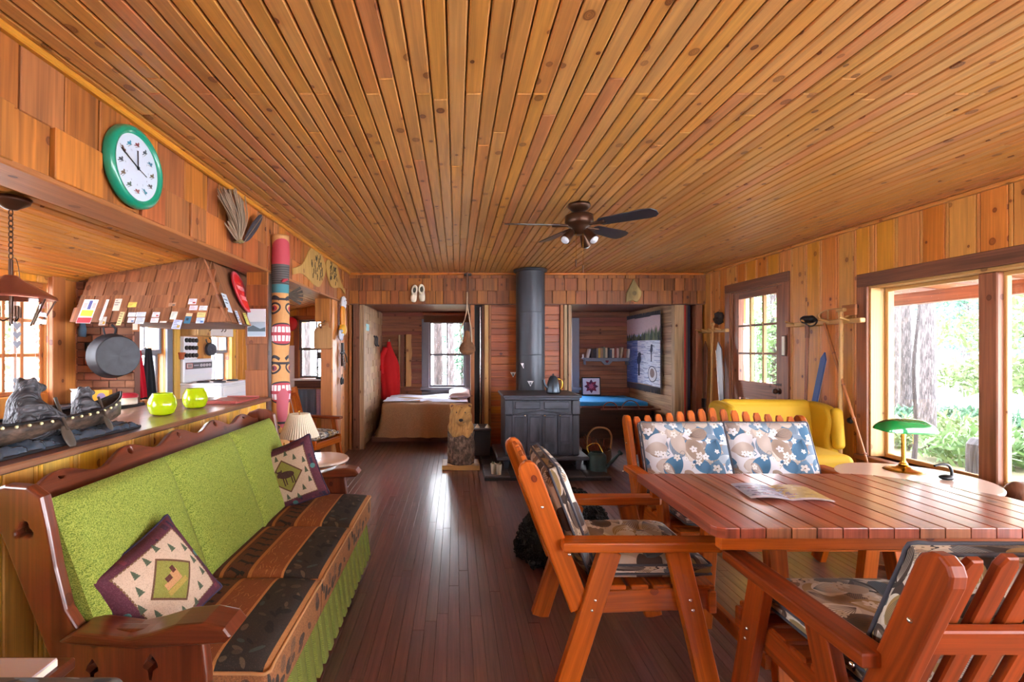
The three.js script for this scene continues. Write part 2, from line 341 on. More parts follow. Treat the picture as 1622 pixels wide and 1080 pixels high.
// kitchen ceiling, a lean-to slope
{
  const th = Math.atan(.2), o = struct('ceiling', 'orange lean-to ceiling of thin boards over the kitchen', [XL, 2.06, 0]);
  o.rotation.order = 'ZYX'; o.rotation.set(PI / 2, 0, th);
  part('deck', box(-1.4, -.02, -DA, -DF, -.15, -.02, .0001, 'y'), W.kceil[0], o);
  planks(o, 'ceiling_board', -1.24, -.02, -6.55, -.6, { w: .0495, gap: .005, th: .02, bevel: .005, mats: W.kceil, joints: [[-3.1], [-4.6], [-2.4], [-3.7]] });
}
// window and glazing builder in a wall's own axes
function sash(o, a0, a1, b0, b1, { cols = 1, rows = 1, fw = .04, mw = .018, d = .035, z = -.06, m = M.trim, mm = m, pane = M.glass } = {}) {
  part('rail', box(a0, a1, b0, b0 + fw, z - d / 2, z + d / 2, .004, 'x'), m, o); part('rail', box(a0, a1, b1 - fw, b1, z - d / 2, z + d / 2, .004, 'x'), m, o);
  part('stile', box(a0, a0 + fw, b0 + fw, b1 - fw, z - d / 2, z + d / 2, .004), m, o); part('stile', box(a1 - fw, a1, b0 + fw, b1 - fw, z - d / 2, z + d / 2, .004), m, o);
  const A0 = a0 + fw, A1 = a1 - fw, B0 = b0 + fw, B1 = b1 - fw, cw = (A1 - A0) / cols, rh = (B1 - B0) / rows;
  for (let i = 1; i < cols; i++) part('muntin', box(A0 + i * cw - mw / 2, A0 + i * cw + mw / 2, B0, B1, z - d * .4, z + d * .4, .003), mm, o);
  for (let j = 1; j < rows; j++) part('muntin', box(A0, A1, B0 + j * rh - mw / 2, B0 + j * rh + mw / 2, z - d * .35, z + d * .35, .003, 'x'), mm, o);
  for (let i = 0; i < cols; i++) for (let j = 0; j < rows; j++) part('pane', mv(new THREE.PlaneGeometry(cw, rh), A0 + (i + .5) * cw, B0 + (j + .5) * rh, z), pane, o);
}
// right wall
const winR = [-3.86, 1.1, .50, 1.885], doorR = [-5.80, -4.87, 0, 2.06];
{
  const o = struct('wall_right', 'knotty pine board wall with door and picture window', [XR, 0, 0], 0, -PI / 2);
  part('core', core(-DA - .1, -DF, -.05, C, .16, [winR, doorR], -.02), W.wall[0], o);
  planks(o, 'wall_board', -DB, -1.4, 0, C, { w: [.155, .026, .17, .024], gap: .004, th: .02, bevel: .004, mats: W.wall, holes: [winR, doorR] });
  const w = struct('window_1', 'wide picture window with brown wooden frame', [XR, 0, 0], 0, -PI / 2);
  part('head_casing', box(-3.96, 1.2, 1.885, 1.99, 0, .022, .004, 'x'), M.trimD, w);
  part('side_casing', box(-3.96, -3.86, .42, 1.885, 0, .022, .004), M.trim, w);
  part('sill', box(-3.96, 1.2, .46, .50, -.1, .05, .005, 'x'), M.trim, w);
  part('jamb', box(-3.86, -3.845, .5, 1.885, -.19, 0, .002), M.jamb, w);
  part('jamb', box(-3.845, 1.1, 1.865, 1.885, -.19, 0, .002, 'x'), M.jamb, w);
  part('jamb', box(1.08, 1.1, .5, 1.865, -.19, 0, .002), M.jamb, w);
  const mull = [-3.845, -3.065, -2.1, -.95, .05, 1.08];
  for (let i = 0; i < 5; i++) {
    const a = mull[i] + (i ? .045 : 0), b = mull[i + 1] - (i < 4 ? .045 : 0);
    sash(w, a, b, .5, 1.865, { fw: .028, z: -.13, m: M.jamb });
    if (i) part('mullion', box(mull[i] - .056, mull[i] + .056, .5, 1.865, -.155, -.07, .006), M.trim, w);
  }
  // door
  const d = struct('door_1', 'brown wooden door with nine glass panes', [XR, 0, 0], 0, -PI / 2);
  for (const [a, b] of [[-5.90, -5.80], [-4.87, -4.77]]) part('casing', box(a, b, 0, 2.06, 0, .022, .004), M.trim, d);
  part('casing', box(-5.90, -4.77, 2.06, 2.16, 0, .024, .004, 'x'), M.trimD, d);
  part('jamb', box(-4.885, -4.87, 0, 2.06, -.15, 0, .002), M.trim, d); part('jamb', box(-5.80, -5.785, 0, 2.06, -.15, 0, .002), M.trim, d); part('jamb', box(-5.785, -4.885, 2.045, 2.06, -.15, 0, .002, 'x'), M.trim, d);
  const z0 = -.055, z1 = -.015;
  part('stile', box(-5.78, -5.67, .02, 2.04, z0, z1, .003), M.trim, d); part('stile', box(-5.0, -4.89, .02, 2.04, z0, z1, .003), M.trim, d);
  part('rail', box(-5.67, -5.0, 1.965, 2.04, z0, z1, .003, 'x'), M.trim, d); part('rail', box(-5.67, -5.0, .80, 1.0, z0, z1, .003, 'x'), M.trim, d); part('rail', box(-5.67, -5.0, .02, .22, z0, z1, .003, 'x'), M.trim, d);
  part('door_panel', box(-5.66, -5.01, .225, .795, z0 + .012, z1 - .016, .012, 'x'), M.trim, d);
  for (let i = 1; i < 3; i++) part('muntin', box(-5.67 + i * .2233 - .014, -5.67 + i * .2233 + .014, 1.0, 1.965, z0, z1, .004), M.jamb, d);
  for (let j = 1; j < 3; j++) part('muntin', box(-5.67, -5.0, 1.0 + j * .3217 - .012, 1.0 + j * .3217 + .012, z0 + .004, z1 - .004, .004, 'x'), M.trim, d);
  for (let i = 0; i < 3; i++) for (let j = 0; j < 3; j++) part('pane', mv(new THREE.PlaneGeometry(.2233, .3217), -5.67 + (i + .5) * .2233, 1.0 + (j + .5) * .3217, -.04), M.glass, d);
  part('knob', [rot(lathe([[0, .07], [.022, .066], [.03, .05], [.026, .034], [.012, .026], [.012, .008], [.032, .006], [.032, 0]], 20), PI / 2)], M.bronze, d, [-4.95, .93, z1]);
  part('bolt_latch', [box(-.07, .02, -.012, .012, 0, .012, .003), rod([-.09, 0, .014], [.05, 0, .014], .006)], M.bronze, d, [-4.93, 1.0, z1]);
}
// wall behind the camera: glazed doors to the lake side
{
  const h = [-3.1, -1.6, .75, 2.2], o = struct('wall_front', 'pine wall with tall windows on the lake side', [0, 0, -DF], 0, PI);
  part('core', core(-XR - .2, -XK + .2, -.05, C, .16, [h], 0), W.wall[1], o);
  const w = struct('window_2', 'pair of tall windows facing the lake', [0, 0, -DF], 0, PI);
  for (let i = 0; i < 2; i++) sash(w, h[0] + i * .75, h[0] + (i + 1) * .75, h[2], h[3], { fw: .06, z: -.08, m: M.jamb });
}
// kitchen outer wall (left) with glazed door, two sash windows
const kW = [[2.16, 3.03, 1.09, 1.79], [3.80, 4.25, .95, 1.72], [5.06, 5.47, 1.0, 1.72]];
{
  const o = struct('wall_left', 'orange pine wall on the far side of the kitchen', [XK, 0, 0], 0, PI / 2);
  part('core', core(DF, 6.6, -.05, 2.0, .14, [...kW, [-.9, 1.6, .9, 1.72]], -.018), W.wall[2], o);
  planks(o, 'wall_board', 1.9, 6.5, .7, 1.86, { w: .15, gap: .003, th: .018, mats: W.wall, holes: kW });
  const d = struct('door_2', 'orange glazed kitchen door with small panes', [XK, 0, 0], 0, PI / 2);
  sash(d, 2.16, 3.03, 1.09, 1.79, { cols: 7, rows: 3, fw: .028, mw: .02, z: -.05, m: M.post });
  part('casing', box(3.03, 3.13, .7, 1.84, 0, .03, .004), M.post, d);
  const w1 = struct('window_3', 'white-paned kitchen sash window beside the hanging red cloth', [XK, 0, 0], 0, PI / 2);
  sash(w1, 3.8, 4.25, 1.33, 1.72, { cols: 2, fw: .035, z: -.05, m: M.grey }); sash(w1, 3.8, 4.25, .95, 1.35, { cols: 2, fw: .035, z: -.085, m: M.grey });
  part('casing', box(4.25, 4.33, .85, 1.8, 0, .02, .003), M.grey, w1); part('casing', box(4.34, 4.43, .7, 1.83, 0, .03, .003), W.counter[0], w1);
  const w2 = struct('window_4', 'narrow kitchen window behind the white stove', [XK, 0, 0], 0, PI / 2);
  sash(w2, 5.06, 5.47, 1.33, 1.72, { cols: 2, fw: .03, z: -.05, m: M.grey }); sash(w2, 5.06, 5.47, 1.0, 1.35, { cols: 2, fw: .03, z: -.085, m: M.grey });
  part('casing', box(5.47, 5.57, .85, 1.8, 0, .02, .003), W.counter[1], w2);
  const w3 = struct('window_5', 'low kitchen window left of the camera', [XK, 0, 0], 0, PI / 2);
  sash(w3, -.9, 1.6, .9, 1.72, { cols: 3, fw: .04, z: -.05, m: M.post });
}
// side room back wall
{
  const h = [-2.16, -1.68, .975, 1.775], o = struct('wall_back', 'orange boards round the small window behind the totem pole', [0, 0, -6.5]);
  part('core', core(XK - .15, XL, -.05, 2.2, .14, [h], -.018), W.wall[3], o);
  planks(o, 'wall_board', XK, XL, 0, 2.05, { w: .14, gap: .003, th: .018, mats: W.wall, holes: [h] });
  const w = struct('window_6', 'small sash window with coffee maker on its sill', [0, 0, -6.5]);
  sash(w, -2.16, -1.68, 1.36, 1.775, { cols: 2, fw: .03, z: -.04, m: M.grey }); sash(w, -2.16, -1.68, .975, 1.385, { cols: 2, fw: .03, z: -.075, m: M.grey });
  part('casing', box(-2.22, -2.16, .93, 1.83, 0, .02, .003), M.trim, w); part('casing', box(-1.68, -1.62, .93, 1.83, 0, .02, .003), M.trim, w); part('casing', box(-2.22, -1.62, 1.775, 1.83, 0, .02, .003, 'x'), M.post, w);
  part('sill', box(-2.25, -1.58, .945, .972, -.06, .12, .004, 'x'), M.white, w); part('apron', box(-2.22, -1.6, .84, .945, 0, .02, .003, 'x'), M.trimD, w);
  const s = struct('wall_side', 'short orange board wall where trinkets hang', [XL, 0, 0], 0, PI / 2);
  part('core', box(5.6, DB, 0, 1.97, -.14, -.018, .002), M.post, s);
  planks(s, 'wall_board', 5.6, DB - .02, 0, 1.965, { w: .2, gap: .003, th: .018, mats: [M.post, W.wall[4]] });
}
// shingled post at the counter end
{
  const o = struct('trim_4', 'shingled post standing at the end of the kitchen counter');
  part('core', box(-1.60, XL, 0, 1.965, -3.80, -3.66, .002), M.trimD, o);
  const f = new THREE.Group(); f.name = 'shingle_face'; f.position.set(-1.53, 0, -3.655); o.add(f);
  let y = .99; for (const h of [.215, .2, .15, .145, .16, .14]) { part('shingle', cbox(R(.155, .17), h + .012, .018, .003, 'y'), pick(W.shingB), f, [R(-.005, .005), y + h / 2, .012], [.03, 0, R(-.01, .01)]); y += h; }
}
// back wall: bed alcoves and the cedar panel behind the stove
{
  const wH = [-.47, .17, .70, 1.86];
  const o = struct('wall_back', 'horizontal cedar plank wall at the back of the bed alcoves', [0, 0, -DA]);
  part('core', core(XL - .2, XR + .2, -.05, 2.2, .14, [wH, [1.42, 2.04, .7, 1.86]], -.018), M.trimD, o);
  planks(o, 'wall_plank', -1.32, .3, .5, 2.02, { dir: 'h', w: .066, gap: .003, th: .018, mats: W.log, holes: [wH] });
  const w8 = struct('window_8', 'alcove window mostly hidden behind the stove partition', [0, 0, -DA]); sash(w8, 1.42, 2.04, .7, 1.86, { cols: 2, rows: 2, fw: .035, z: -.05, m: M.grey }); part('casing', box(2.04, 2.17, .6, 1.92, 0, .03, .004), M.grey, w8); part('sill', box(1.36, 2.2, .655, .70, -.04, .06, .004, 'x'), M.grey, w8);
  planks(o, 'wall_plank', 1.3, 3.06, .45, 2.02, { dir: 'h', w: .078, gap: .003, th: .018, mats: W.log, holes: [[1.42, 2.04, .7, 1.86]] });
  const w = struct('window_7', 'grey-framed sash window over the tan bed', [0, 0, -DA]);
  sash(w, wH[0], wH[1], 1.26, 1.86, { cols: 2, fw: .035, mw: .016, z: -.04, m: M.grey }); sash(w, wH[0], wH[1], .70, 1.29, { cols: 2, fw: .035, mw: .016, z: -.075, m: M.grey });
  for (const [a, b] of [[-.60, -.47], [.17, .31]]) part('casing', box(a, b, .62, 1.9, 0, .025, .004), M.grey, w);
  part('sill', box(-.62, .33, .655, .70, -.05, .06, .004, 'x'), M.grey, w); part('apron', box(-.6, .31, .56, .655, 0, .025, .004, 'x'), M.grey, w);
  part('roller_blind', rot(new THREE.CylinderGeometry(.03, .03, .9, 14), 0, 0, PI / 2), W.shingB[2], w, [-.13, 1.99, .06]);
  const bl = part('bamboo_blind', surf((u, v) => [-.56 + .88 * u, 1.84 + .15 * v, .05 + .003 * Math.sin(v * 60)], 2, 40), mat('#8a5f41', .8, { map: T.weave }), w);
  // left alcove side wall: pale sawn blocks
  const l = struct('wall_left', 'pale sawn shingle wall on the left of the bed alcove', [-1.30, 0, 0], 0, PI / 2);
  part('core', box(6.45, DA, 0, 2.2, -.12, -.014, .002), M.trimD, l);
  shingles(l, 6.62, DA, 0, Array(20).fill(.1), W.pale, { wmin: .16, wmax: .36, th: .009, z: -.014 });
  // right alcove side wall
  const r = struct('wall_right', 'pale orange plank wall behind the lake tapestry', [3.06, 0, 0], 0, -PI / 2);
  part('core', box(-DA, -6.5, 0, 2.2, -.12, -.018, .002), M.trimD, r);
  planks(r, 'wall_plank', -DA, -6.52, .4, 2.02, { dir: 'h', w: .15, gap: .003, th: .018, mats: W.pale });
  // partition behind the stove with returns
  const p = struct('wall_centre', 'glowing cedar plank panel behind the wood stove', [0, 0, -6.47]);
  part('core', box(.36, 1.5, 0, 1.99, -.12, -.018, .002), M.trimD, p);
  planks(p, 'wall_plank', .44, 1.42, 0, 1.98, { dir: 'h', w: [.1, .085, .11, .075, .12], gap: .003, th: .018, mats: W.cedar });
  part('return_wall', box(.30, .36, 0, 2.2, -1.88, -.12, .002), W.cedar[2], p); part('return_wall', box(1.28, 1.34, 0, 2.2, -1.88, -.12, .002), W.cedar[3], p);
  // posts and door tracks
  const t = struct('trim_5', 'upright posts framing the bed alcoves');
  for (const [a, b, m, zz] of [[XL, -1.395, M.post, .0], [-1.39, -1.33, M.trimD, -.04], [-1.325, -1.255, W.pale[0], -.02], [.20, .255, M.post, 0], [.39, .445, M.jamb, .012], [.448, .48, M.post, .0], [1.42, 1.462, M.post, .02], [1.475, 1.52, W.pale[1], .0], [1.535, 1.58, W.pale[2], 0], [2.985, 3.12, W.pale[3], -.01], [3.125, 3.14, M.red, -.02], [3.27, 3.36, M.trim, 0]])
    part('post', box(a, b, 0, 1.985, -6.56, -6.45 + zz, .004), m, t);
  part('closet_back', box(.255, .39, 0, 1.985, -6.60, -6.585, .002), M.dark, t); part('closet_back', box(3.14, 3.27, 0, 1.985, -6.62, -6.6, .002), mat('#2a2438', .7), t);
  part('closet_rod', rod([.335, .12, -6.5], [.335, 1.95, -6.5], .009), M.chrome, t);
  part('ceiling_panel', box(XL, XR, 2.03, 2.12, -DA, -6.5, .002, 'x'), M.trimD, t);
  part('bed_step', box(-1.25, .2, 0, .085, -8.3, -7.02, .004, 'x'), M.trimD, t);
}
// ================= FABRICS =================
function leafCanvas(bg, leaves, petals, n1, n2) {
  return ctex(1024, 1024, (x, w, h) => {
    x.fillStyle = bg; x.fillRect(0, 0, w, h);
    const wrap = (f, px, py) => { for (const dx of [-w, 0, w]) for (const dy of [-h, 0, h]) { x.save(); x.translate(px + dx, py + dy); f(); x.restore(); } };
    for (let i = 0; i < n1; i++) {
      const s = R(70, 130), a = R(0, 6.3), c = pick(leaves), px = R(0, w), py = R(0, h), veins = rnd() < .6, dk = pick(['rgba(60,45,40,.55)', 'rgba(255,250,240,.5)', 'rgba(40,60,80,.45)']);
      wrap(() => { x.rotate(a); x.beginPath(); x.moveTo(0, -s); x.bezierCurveTo(s * .95, -s * .7, s * .8, s * .6, 0, s); x.bezierCurveTo(-s * .8, s * .6, -s * .95, -s * .7, 0, -s); x.fillStyle = c; x.fill(); if (veins) { x.strokeStyle = dk; x.lineWidth = 4; for (let k = -4; k <= 4; k++) { x.beginPath(); x.moveTo(0, s * .9); x.quadraticCurveTo(k * s * .16, 0, k * s * .1, -s * .85); x.stroke(); } } }, px, py);
    }
    for (let i = 0; i < n2; i++) {
      const r = R(18, 34), px = R(0, w), py = R(0, h), c = pick(petals), a = R(0, 6);
      wrap(() => { x.rotate(a); x.fillStyle = c; for (let k = 0; k < 5; k++) { x.beginPath(); x.ellipse(Math.cos(k * 1.257) * r * .7, Math.sin(k * 1.257) * r * .7, r * .6, r * .42, k * 1.257, 0, 6.3); x.fill(); } x.fillStyle = '#7b6a50'; x.beginPath(); x.arc(0, 0, r * .2, 0, 6.3); x.fill(); }, px, py);
    }
    x.strokeStyle = 'rgba(60,50,45,.6)'; x.lineWidth = 3; for (let i = 0; i < 14; i++) { const px = R(0, w), py = R(0, h); x.beginPath(); x.moveTo(px, py); x.quadraticCurveTo(px + R(-90, 90), py + R(-90, 90), px + R(-160, 160), py + R(-160, 160)); x.stroke(); }
  });
}
T.leafA = leafCanvas('#d9d6da', ['#3f6f8e', '#7d8f9f', '#a08876', '#c9b7a4', '#5a7c95', '#8d7a72', '#b9a79a', '#cfc8c6'], ['#e8e4e2', '#ded6cc'], 120, 70);
T.leafB = leafCanvas('#cfc4b6', ['#4a3b34', '#6a5546', '#8a7460', '#b3a08a', '#3a3330', '#e4dccf', '#57636e', '#a98d5a'], ['#e6dccc', '#d0c0a8'], 110, 66);
const leafA = mat('#d2d0d2', .85, { map: T.leafA }), leafB = mat('#d8d2cc', .85, { map: T.leafB }), piping = mat('#3c3c44', .7);
T.seat = ctex(1024, 1024, (x, w, h) => {      // lodge stripe: v runs along the sofa, u from back to front
  const bands = [[0, .2, '#4a2618'], [.2, .23, '#a3622e'], [.23, .42, '#5c3018'], [.42, .45, '#b06c34'], [.45, .68, '#8a4a22'], [.68, .7, '#c08048'], [.7, .97, '#2c241f'], [.97, 1, '#a06a3a']];
  for (const [a, b, c] of bands) { x.fillStyle = c; x.fillRect(a * w, 0, (b - a) * w + 1, h); }
  for (let i = 0; i < 9; i++) { x.fillStyle = '#1f1713'; x.save(); x.translate(.32 * w + R(-20, 20), (i + .5) * h / 9); x.rotate(.5); x.fillRect(-70, -14, 120, 26); x.fillRect(40, -26, 40, 24); x.fillRect(-60, 8, 10, 26); x.fillRect(30, 8, 10, 26); x.restore(); }
  x.strokeStyle = '#c98a4e'; x.lineWidth = 3; for (let i = 0; i < 60; i++) { const a = .46 * w + R(0, .2 * w), b = R(0, h); x.beginPath(); x.moveTo(a, b); x.lineTo(a + R(-26, 26), b + R(20, 60)); x.stroke(); }
  for (let i = 0; i < 30; i++) { x.fillStyle = pick(['#463a30', '#14110f', '#5a4b3b', '#3a4440']); x.beginPath(); x.ellipse(.83 * w + R(-110, 110), R(0, h), R(14, 50), R(10, 26), R(0, 3), 0, 6.3); x.fill(); }
  x.strokeStyle = 'rgba(20,10,5,.8)'; x.lineWidth = 10; for (let i = 0; i < 26; i++) { const b = i * h / 26 + 10; x.beginPath(); x.moveTo(.02 * w, b); x.lineTo(.17 * w, b + R(-12, 22)); x.stroke(); }
  for (let i = 0; i < 26000; i++) { x.fillStyle = rnd() < .5 ? 'rgba(0,0,0,.14)' : 'rgba(255,190,120,.1)'; x.fillRect(R(0, w), R(0, h), 3, 3); }
});
T.seatFront = ctex(512, 128, (x, w, h) => { x.fillStyle = '#8d5a33'; x.fillRect(0, 0, w, h); for (let i = 0; i < 14; i++) { x.fillStyle = pick(['#3a2d26', '#54392a', '#2a221e', '#6b4a33']); x.beginPath(); x.ellipse(R(0, w), R(20, h - 20), R(12, 30), R(10, 30), R(0, 3), 0, 6.3); x.fill(); } for (let i = 0; i < 5000; i++) { x.fillStyle = rnd() < .5 ? 'rgba(0,0,0,.14)' : 'rgba(255,190,120,.1)'; x.fillRect(R(0, w), R(0, h), 3, 3); } });
function pillowCanvas(centre) {
  return ctex(512, 512, (x, w, h) => {
    x.fillStyle = '#5e2a3c'; x.fillRect(0, 0, w, h);
    for (let i = 0; i < 60; i++) { x.fillStyle = pick(['#3f2138', '#7a3446', '#2f2440', '#6b2f3e']); x.fillRect(R(0, w), R(0, h), R(6, 30), R(20, 60)); }
    for (const q of [[10, 250], [250, 490], [480, 250], [60, 470]]) { x.fillStyle = '#4f8d8a'; x.beginPath(); x.arc(q[0], q[1], 20, 0, 6.3); x.fill(); }
    x.fillStyle = '#d9c3ab'; x.fillRect(62, 62, 388, 388); x.strokeStyle = '#7d6040'; x.lineWidth = 8; x.setLineDash([14, 6]); x.strokeRect(62, 62, 388, 388); x.setLineDash([]);
    for (let i = 0; i < 14; i++) { const a = i / 14 * 6.28, r = 165 + 22 * (i % 2), px = 256 + Math.cos(a) * r, py = 256 + Math.sin(a) * r; x.fillStyle = '#51614a'; for (let k = 0; k < 3; k++) { x.beginPath(); x.moveTo(px, py - 26 + k * 12); x.lineTo(px - 10 - 4 * k, py + k * 12); x.lineTo(px + 10 + 4 * k, py + k * 12); x.fill(); } }
    x.save(); x.translate(256, 256); x.rotate(PI / 4); x.fillStyle = '#93963f'; x.fillRect(-92, -92, 184, 184); x.strokeStyle = '#6b4a34'; x.lineWidth = 10; x.strokeRect(-92, -92, 184, 184); x.restore();
    centre(x);
    for (let i = 0; i < 14000; i++) { x.fillStyle = rnd() < .5 ? 'rgba(0,0,0,.09)' : 'rgba(255,255,255,.07)'; x.fillRect(R(0, w), R(0, h), 3, 3); }
  });
}
T.pillowA = pillowCanvas((x) => { x.fillStyle = '#cf9a68'; x.fillRect(205, 250, 56, 34); x.fillRect(262, 222, 40, 62); x.fillStyle = '#5d2c22'; x.fillRect(226, 226, 34, 26); x.fillRect(276, 200, 22, 34); x.fillStyle = '#b9a04a'; x.fillRect(200, 288, 120, 26); });
T.pillowB = pillowCanvas((x) => { x.fillStyle = '#4b2b28'; x.beginPath(); x.ellipse(262, 246, 62, 28, .1, 0, 6.3); x.fill(); x.beginPath(); x.ellipse(214, 232, 26, 18, -.5, 0, 6.3); x.fill(); x.fillRect(192, 236, 24, 16); x.fillRect(196, 204, 40, 12); x.fillRect(190, 192, 8, 16); x.fillRect(230, 196, 8, 14); for (const [a, b] of [[226, 8], [244, 2], [290, 2], [308, 8]]) { x.fillRect(a, 262, 9, 60 + b); } });

// ================= SOFA (faces right, along the counter) =================
{
  const o = thing('wooden_sofa', 'long walnut-framed sofa with green upholstered back along the kitchen counter', 'sofa', [-1.0, 0, -2.2]);
  const g = (D) => -D + 2.2, X = (x) => x + 1.0;          // world -> sofa axes
  const out = [[-1.36, .93], [-1.335, .965], [-1.28, .985], [-1.215, .98], [-1.175, .95], [-1.155, .86], [-1.135, .75], [-1.105, .63], [-1.07, .575], [-.72, .575], [-.705, .45], [-.70, .3], [-.68, 0], [-.80, 0], [-.83, .1], [-1.0, .1], [-1.03, 0], [-1.10, 0], [-1.10, .38], [-1.147, .48], [-1.22, .66], [-1.29, .84]].map(([a, b]) => [X(a), b]);
  const club = (x, y, r) => Array.from({ length: 24 }, (_, i) => { const a = i / 24 * 2 * PI, q = r * (1 + .32 * Math.cos(3 * (a - PI / 2))); return [X(x) + q * Math.cos(a), y + q * Math.sin(a)]; });
  const spade = (x, y, s) => [[0, 1], [.5, .35], [.62, -.1], [.3, -.3], [.22, -.9], [-.22, -.9], [-.3, -.3], [-.62, -.1], [-.5, .35]].map(([a, b]) => [X(x) + a * s, y + b * s]);
  for (const D of [1.36, 3.07]) {
    const sd = part('side_panel', ext(shape(out, [club(-1.225, .855, .02), spade(-.865, .47, .05), spade(-1.03, .46, .045)]), .038, .008, 'y', 3), M.walnut, o, [0, 0, g(D) - .019]);
    const arm = shape([[X(-1.10), .56], [X(-1.06), .585], [X(-.99), .578], [X(-.92), .568], [X(-.86), .58], [X(-.78), .605], [X(-.70), .612], [X(-.64), .6], [X(-.62), .575], [X(-.64), .555], [X(-.72), .55], [X(-.9), .54], [X(-1.05), .55]]);
    part('armrest', ext(arm, .11, .012, 'x', 3), M.walnut, o, [0, 0, g(D) - .055]);
  }
  // back: scalloped rail above three padded panels, all leaning
  const lean = .36, by = .43, bx = X(-1.075);
  const B = new THREE.Group(); B.name = 'backrest'; B.position.set(bx, by, 0); B.rotation.order = 'YXZ'; B.rotation.set(0, PI / 2, 0); o.add(B);
  const tilt = -lean;
  const L0 = -1.63 / 2, H = .515, top = [];                       // local x: + away from the camera
  for (let i = 0; i <= 96; i++) { const t = i / 96; const w = Math.cos(t * 2 * PI * 5 - PI * .9); top.push([L0 + 1.64 * t, H + .045 + .022 * w + .028 * Math.sin(PI * t)]); }
  const holes = []; for (let k = 0; k < 5; k++) { const t = (k + .45) / 5; const x = L0 + 1.64 * t, y = H + .05 + .02 * Math.sin(PI * t); holes.push(k === 2 ? [[0, 1], [.6, .1], [.5, -.5], [.15, -.35], [.2, -1], [-.2, -1], [-.15, -.35], [-.5, -.5], [-.6, .1]].map(([a, b]) => [x + a * .017, y + b * .017]) : circ(x, y, .0115, 14)); }
  const railG = ext(shape([[L0, H - .09], [L0 + 1.64, H - .09], ...top.slice().reverse()], holes), .03, .006, 'x', 2); rot(mv(railG, 0, 0, -.03), tilt);
  part('top_rail', railG, M.walnut, B);
  const green = mat('#c6c8be', .9, { map: T.green, bumpMap: T.noiseB, bumpScale: .002 });
  for (let k = 0; k < 3; k++) {
    const pl = pillow(.546, .53, .11, { n: 26, e: 7, square: .16, uvs: [3.2, 3.2] }); mv(pl, L0 + .546 * (k + .5) + .001, .265 - .02, .05); rot(pl, tilt);
    part('back_panel', pl, green, B);
  }
  part('seat_rail', box(X(-.62), X(-.585), .16, .30, g(3.05), g(1.38), .004, 'z'), M.walnut, o);
  part('seat_deck', box(X(-1.10), X(-.62), .24, .29, g(3.05), g(1.38), .004, 'z'), M.walnut, o);
  // pleated skirt
  const n = 19, sk = surf((u, v) => { const ph = u * n, f = ph - Math.floor(ph), a = f < .62 ? 0 : -.05 * Math.sin((f - .62) / .38 * PI); return [X(-.578) + a + .03 * (1 - v) * (f < .62 ? 1 : .6), .045 + .245 * v, g(1.385) - 1.66 * u]; }, n * 12, 4, 12, 1);
  part('pleated_skirt', sk, mat('#9aa244', .9, { map: T.weave, side: THREE.DoubleSide }), o);
}
const seatFab = mat('#ffffff', .85, { map: T.seat }), seatFront = mat('#ffffff', .85, { map: T.seatFront });
['far end, under the moose pillow', 'middle, between the two other sofa cushions', 'near end, by the carved armrest'].forEach((s, k) => {
  const D1 = 3.045 - .555 * k, o = thing('seat_cushion', 'brown lodge-pattern sofa seat cushion at the ' + s, 'cushion', [-.815, .29, -D1 + .2775], 0, 'sofa seat cushions');
  const top = surf((u, v) => { const a = 2 * u - 1, b = 2 * v - 1, e = Math.pow((1 - a ** 6) * (1 - b ** 6), .5); return [.265 * a, .135 + .035 * e, -.276 * b]; }, 24, 24);
  part('cover_top', top, seatFab, o);
  const rim = (t) => { const q = Math.floor(t) % 4, s = (t % 1) * 2 - 1; return [[s, 1], [1, -s], [-s, -1], [-1, s]][q]; };
  part('boxing', surf((u, v) => { const [a, b] = rim(u * 3.9999); const k2 = 1 + .012 * Math.sin(v * PI); return [.265 * a * k2, .135 * v, .276 * b * k2]; }, 80, 6, 4, 1), seatFront, o);
  part('welt', tube(Array.from({ length: 40 }, (_, i) => { const [a, b] = rim(i / 10); return [.266 * a, .135, .277 * b]; }), .0055, 120, 6, true), mat('#b58354', .8), o);
});
function throwPillow(label, map, p, n, up, s, th = .13) {
  const o = thing('throw_pillow', label, 'pillow', p, 0, 'lodge throw pillows');
  part('cover', pillow(s, s, th, { n: 28, e: 2.4, square: .02, pinch: .07 }), mat('#e0d8d4', .9, { map }), o);
  part('piping', tube(Array.from({ length: 48 }, (_, i) => { const q = Math.floor(i / 12), t = (i % 12) / 6 - 1, [a, b] = [[t, -1], [1, t], [-t, 1], [-1, -t]][q]; return [a * s / 2 * (1 - .07 * (1 - b * b) * a * a), b * s / 2 * (1 - .07 * (1 - a * a) * b * b), 0]; }), .005, 140, 6, true), mat('#2c2440', .8), o);
  const z = V3(...n).normalize(), x = V3(...up).cross(z).normalize(), y = z.clone().cross(x); o.quaternion.setFromRotationMatrix(new THREE.Matrix4().makeBasis(x, y, z));
}
throwPillow('maroon throw pillow with cabin patch leaning at the near sofa arm', T.pillowA, [-.985, .585, -1.575], [.84, .46, .28], [-.5, .84, .15], .335);
throwPillow('maroon throw pillow with moose patch at the far sofa end', T.pillowB, [-.985, .625, -2.80], [.05, .16, .98], [-.36, .92, -.13], .37);
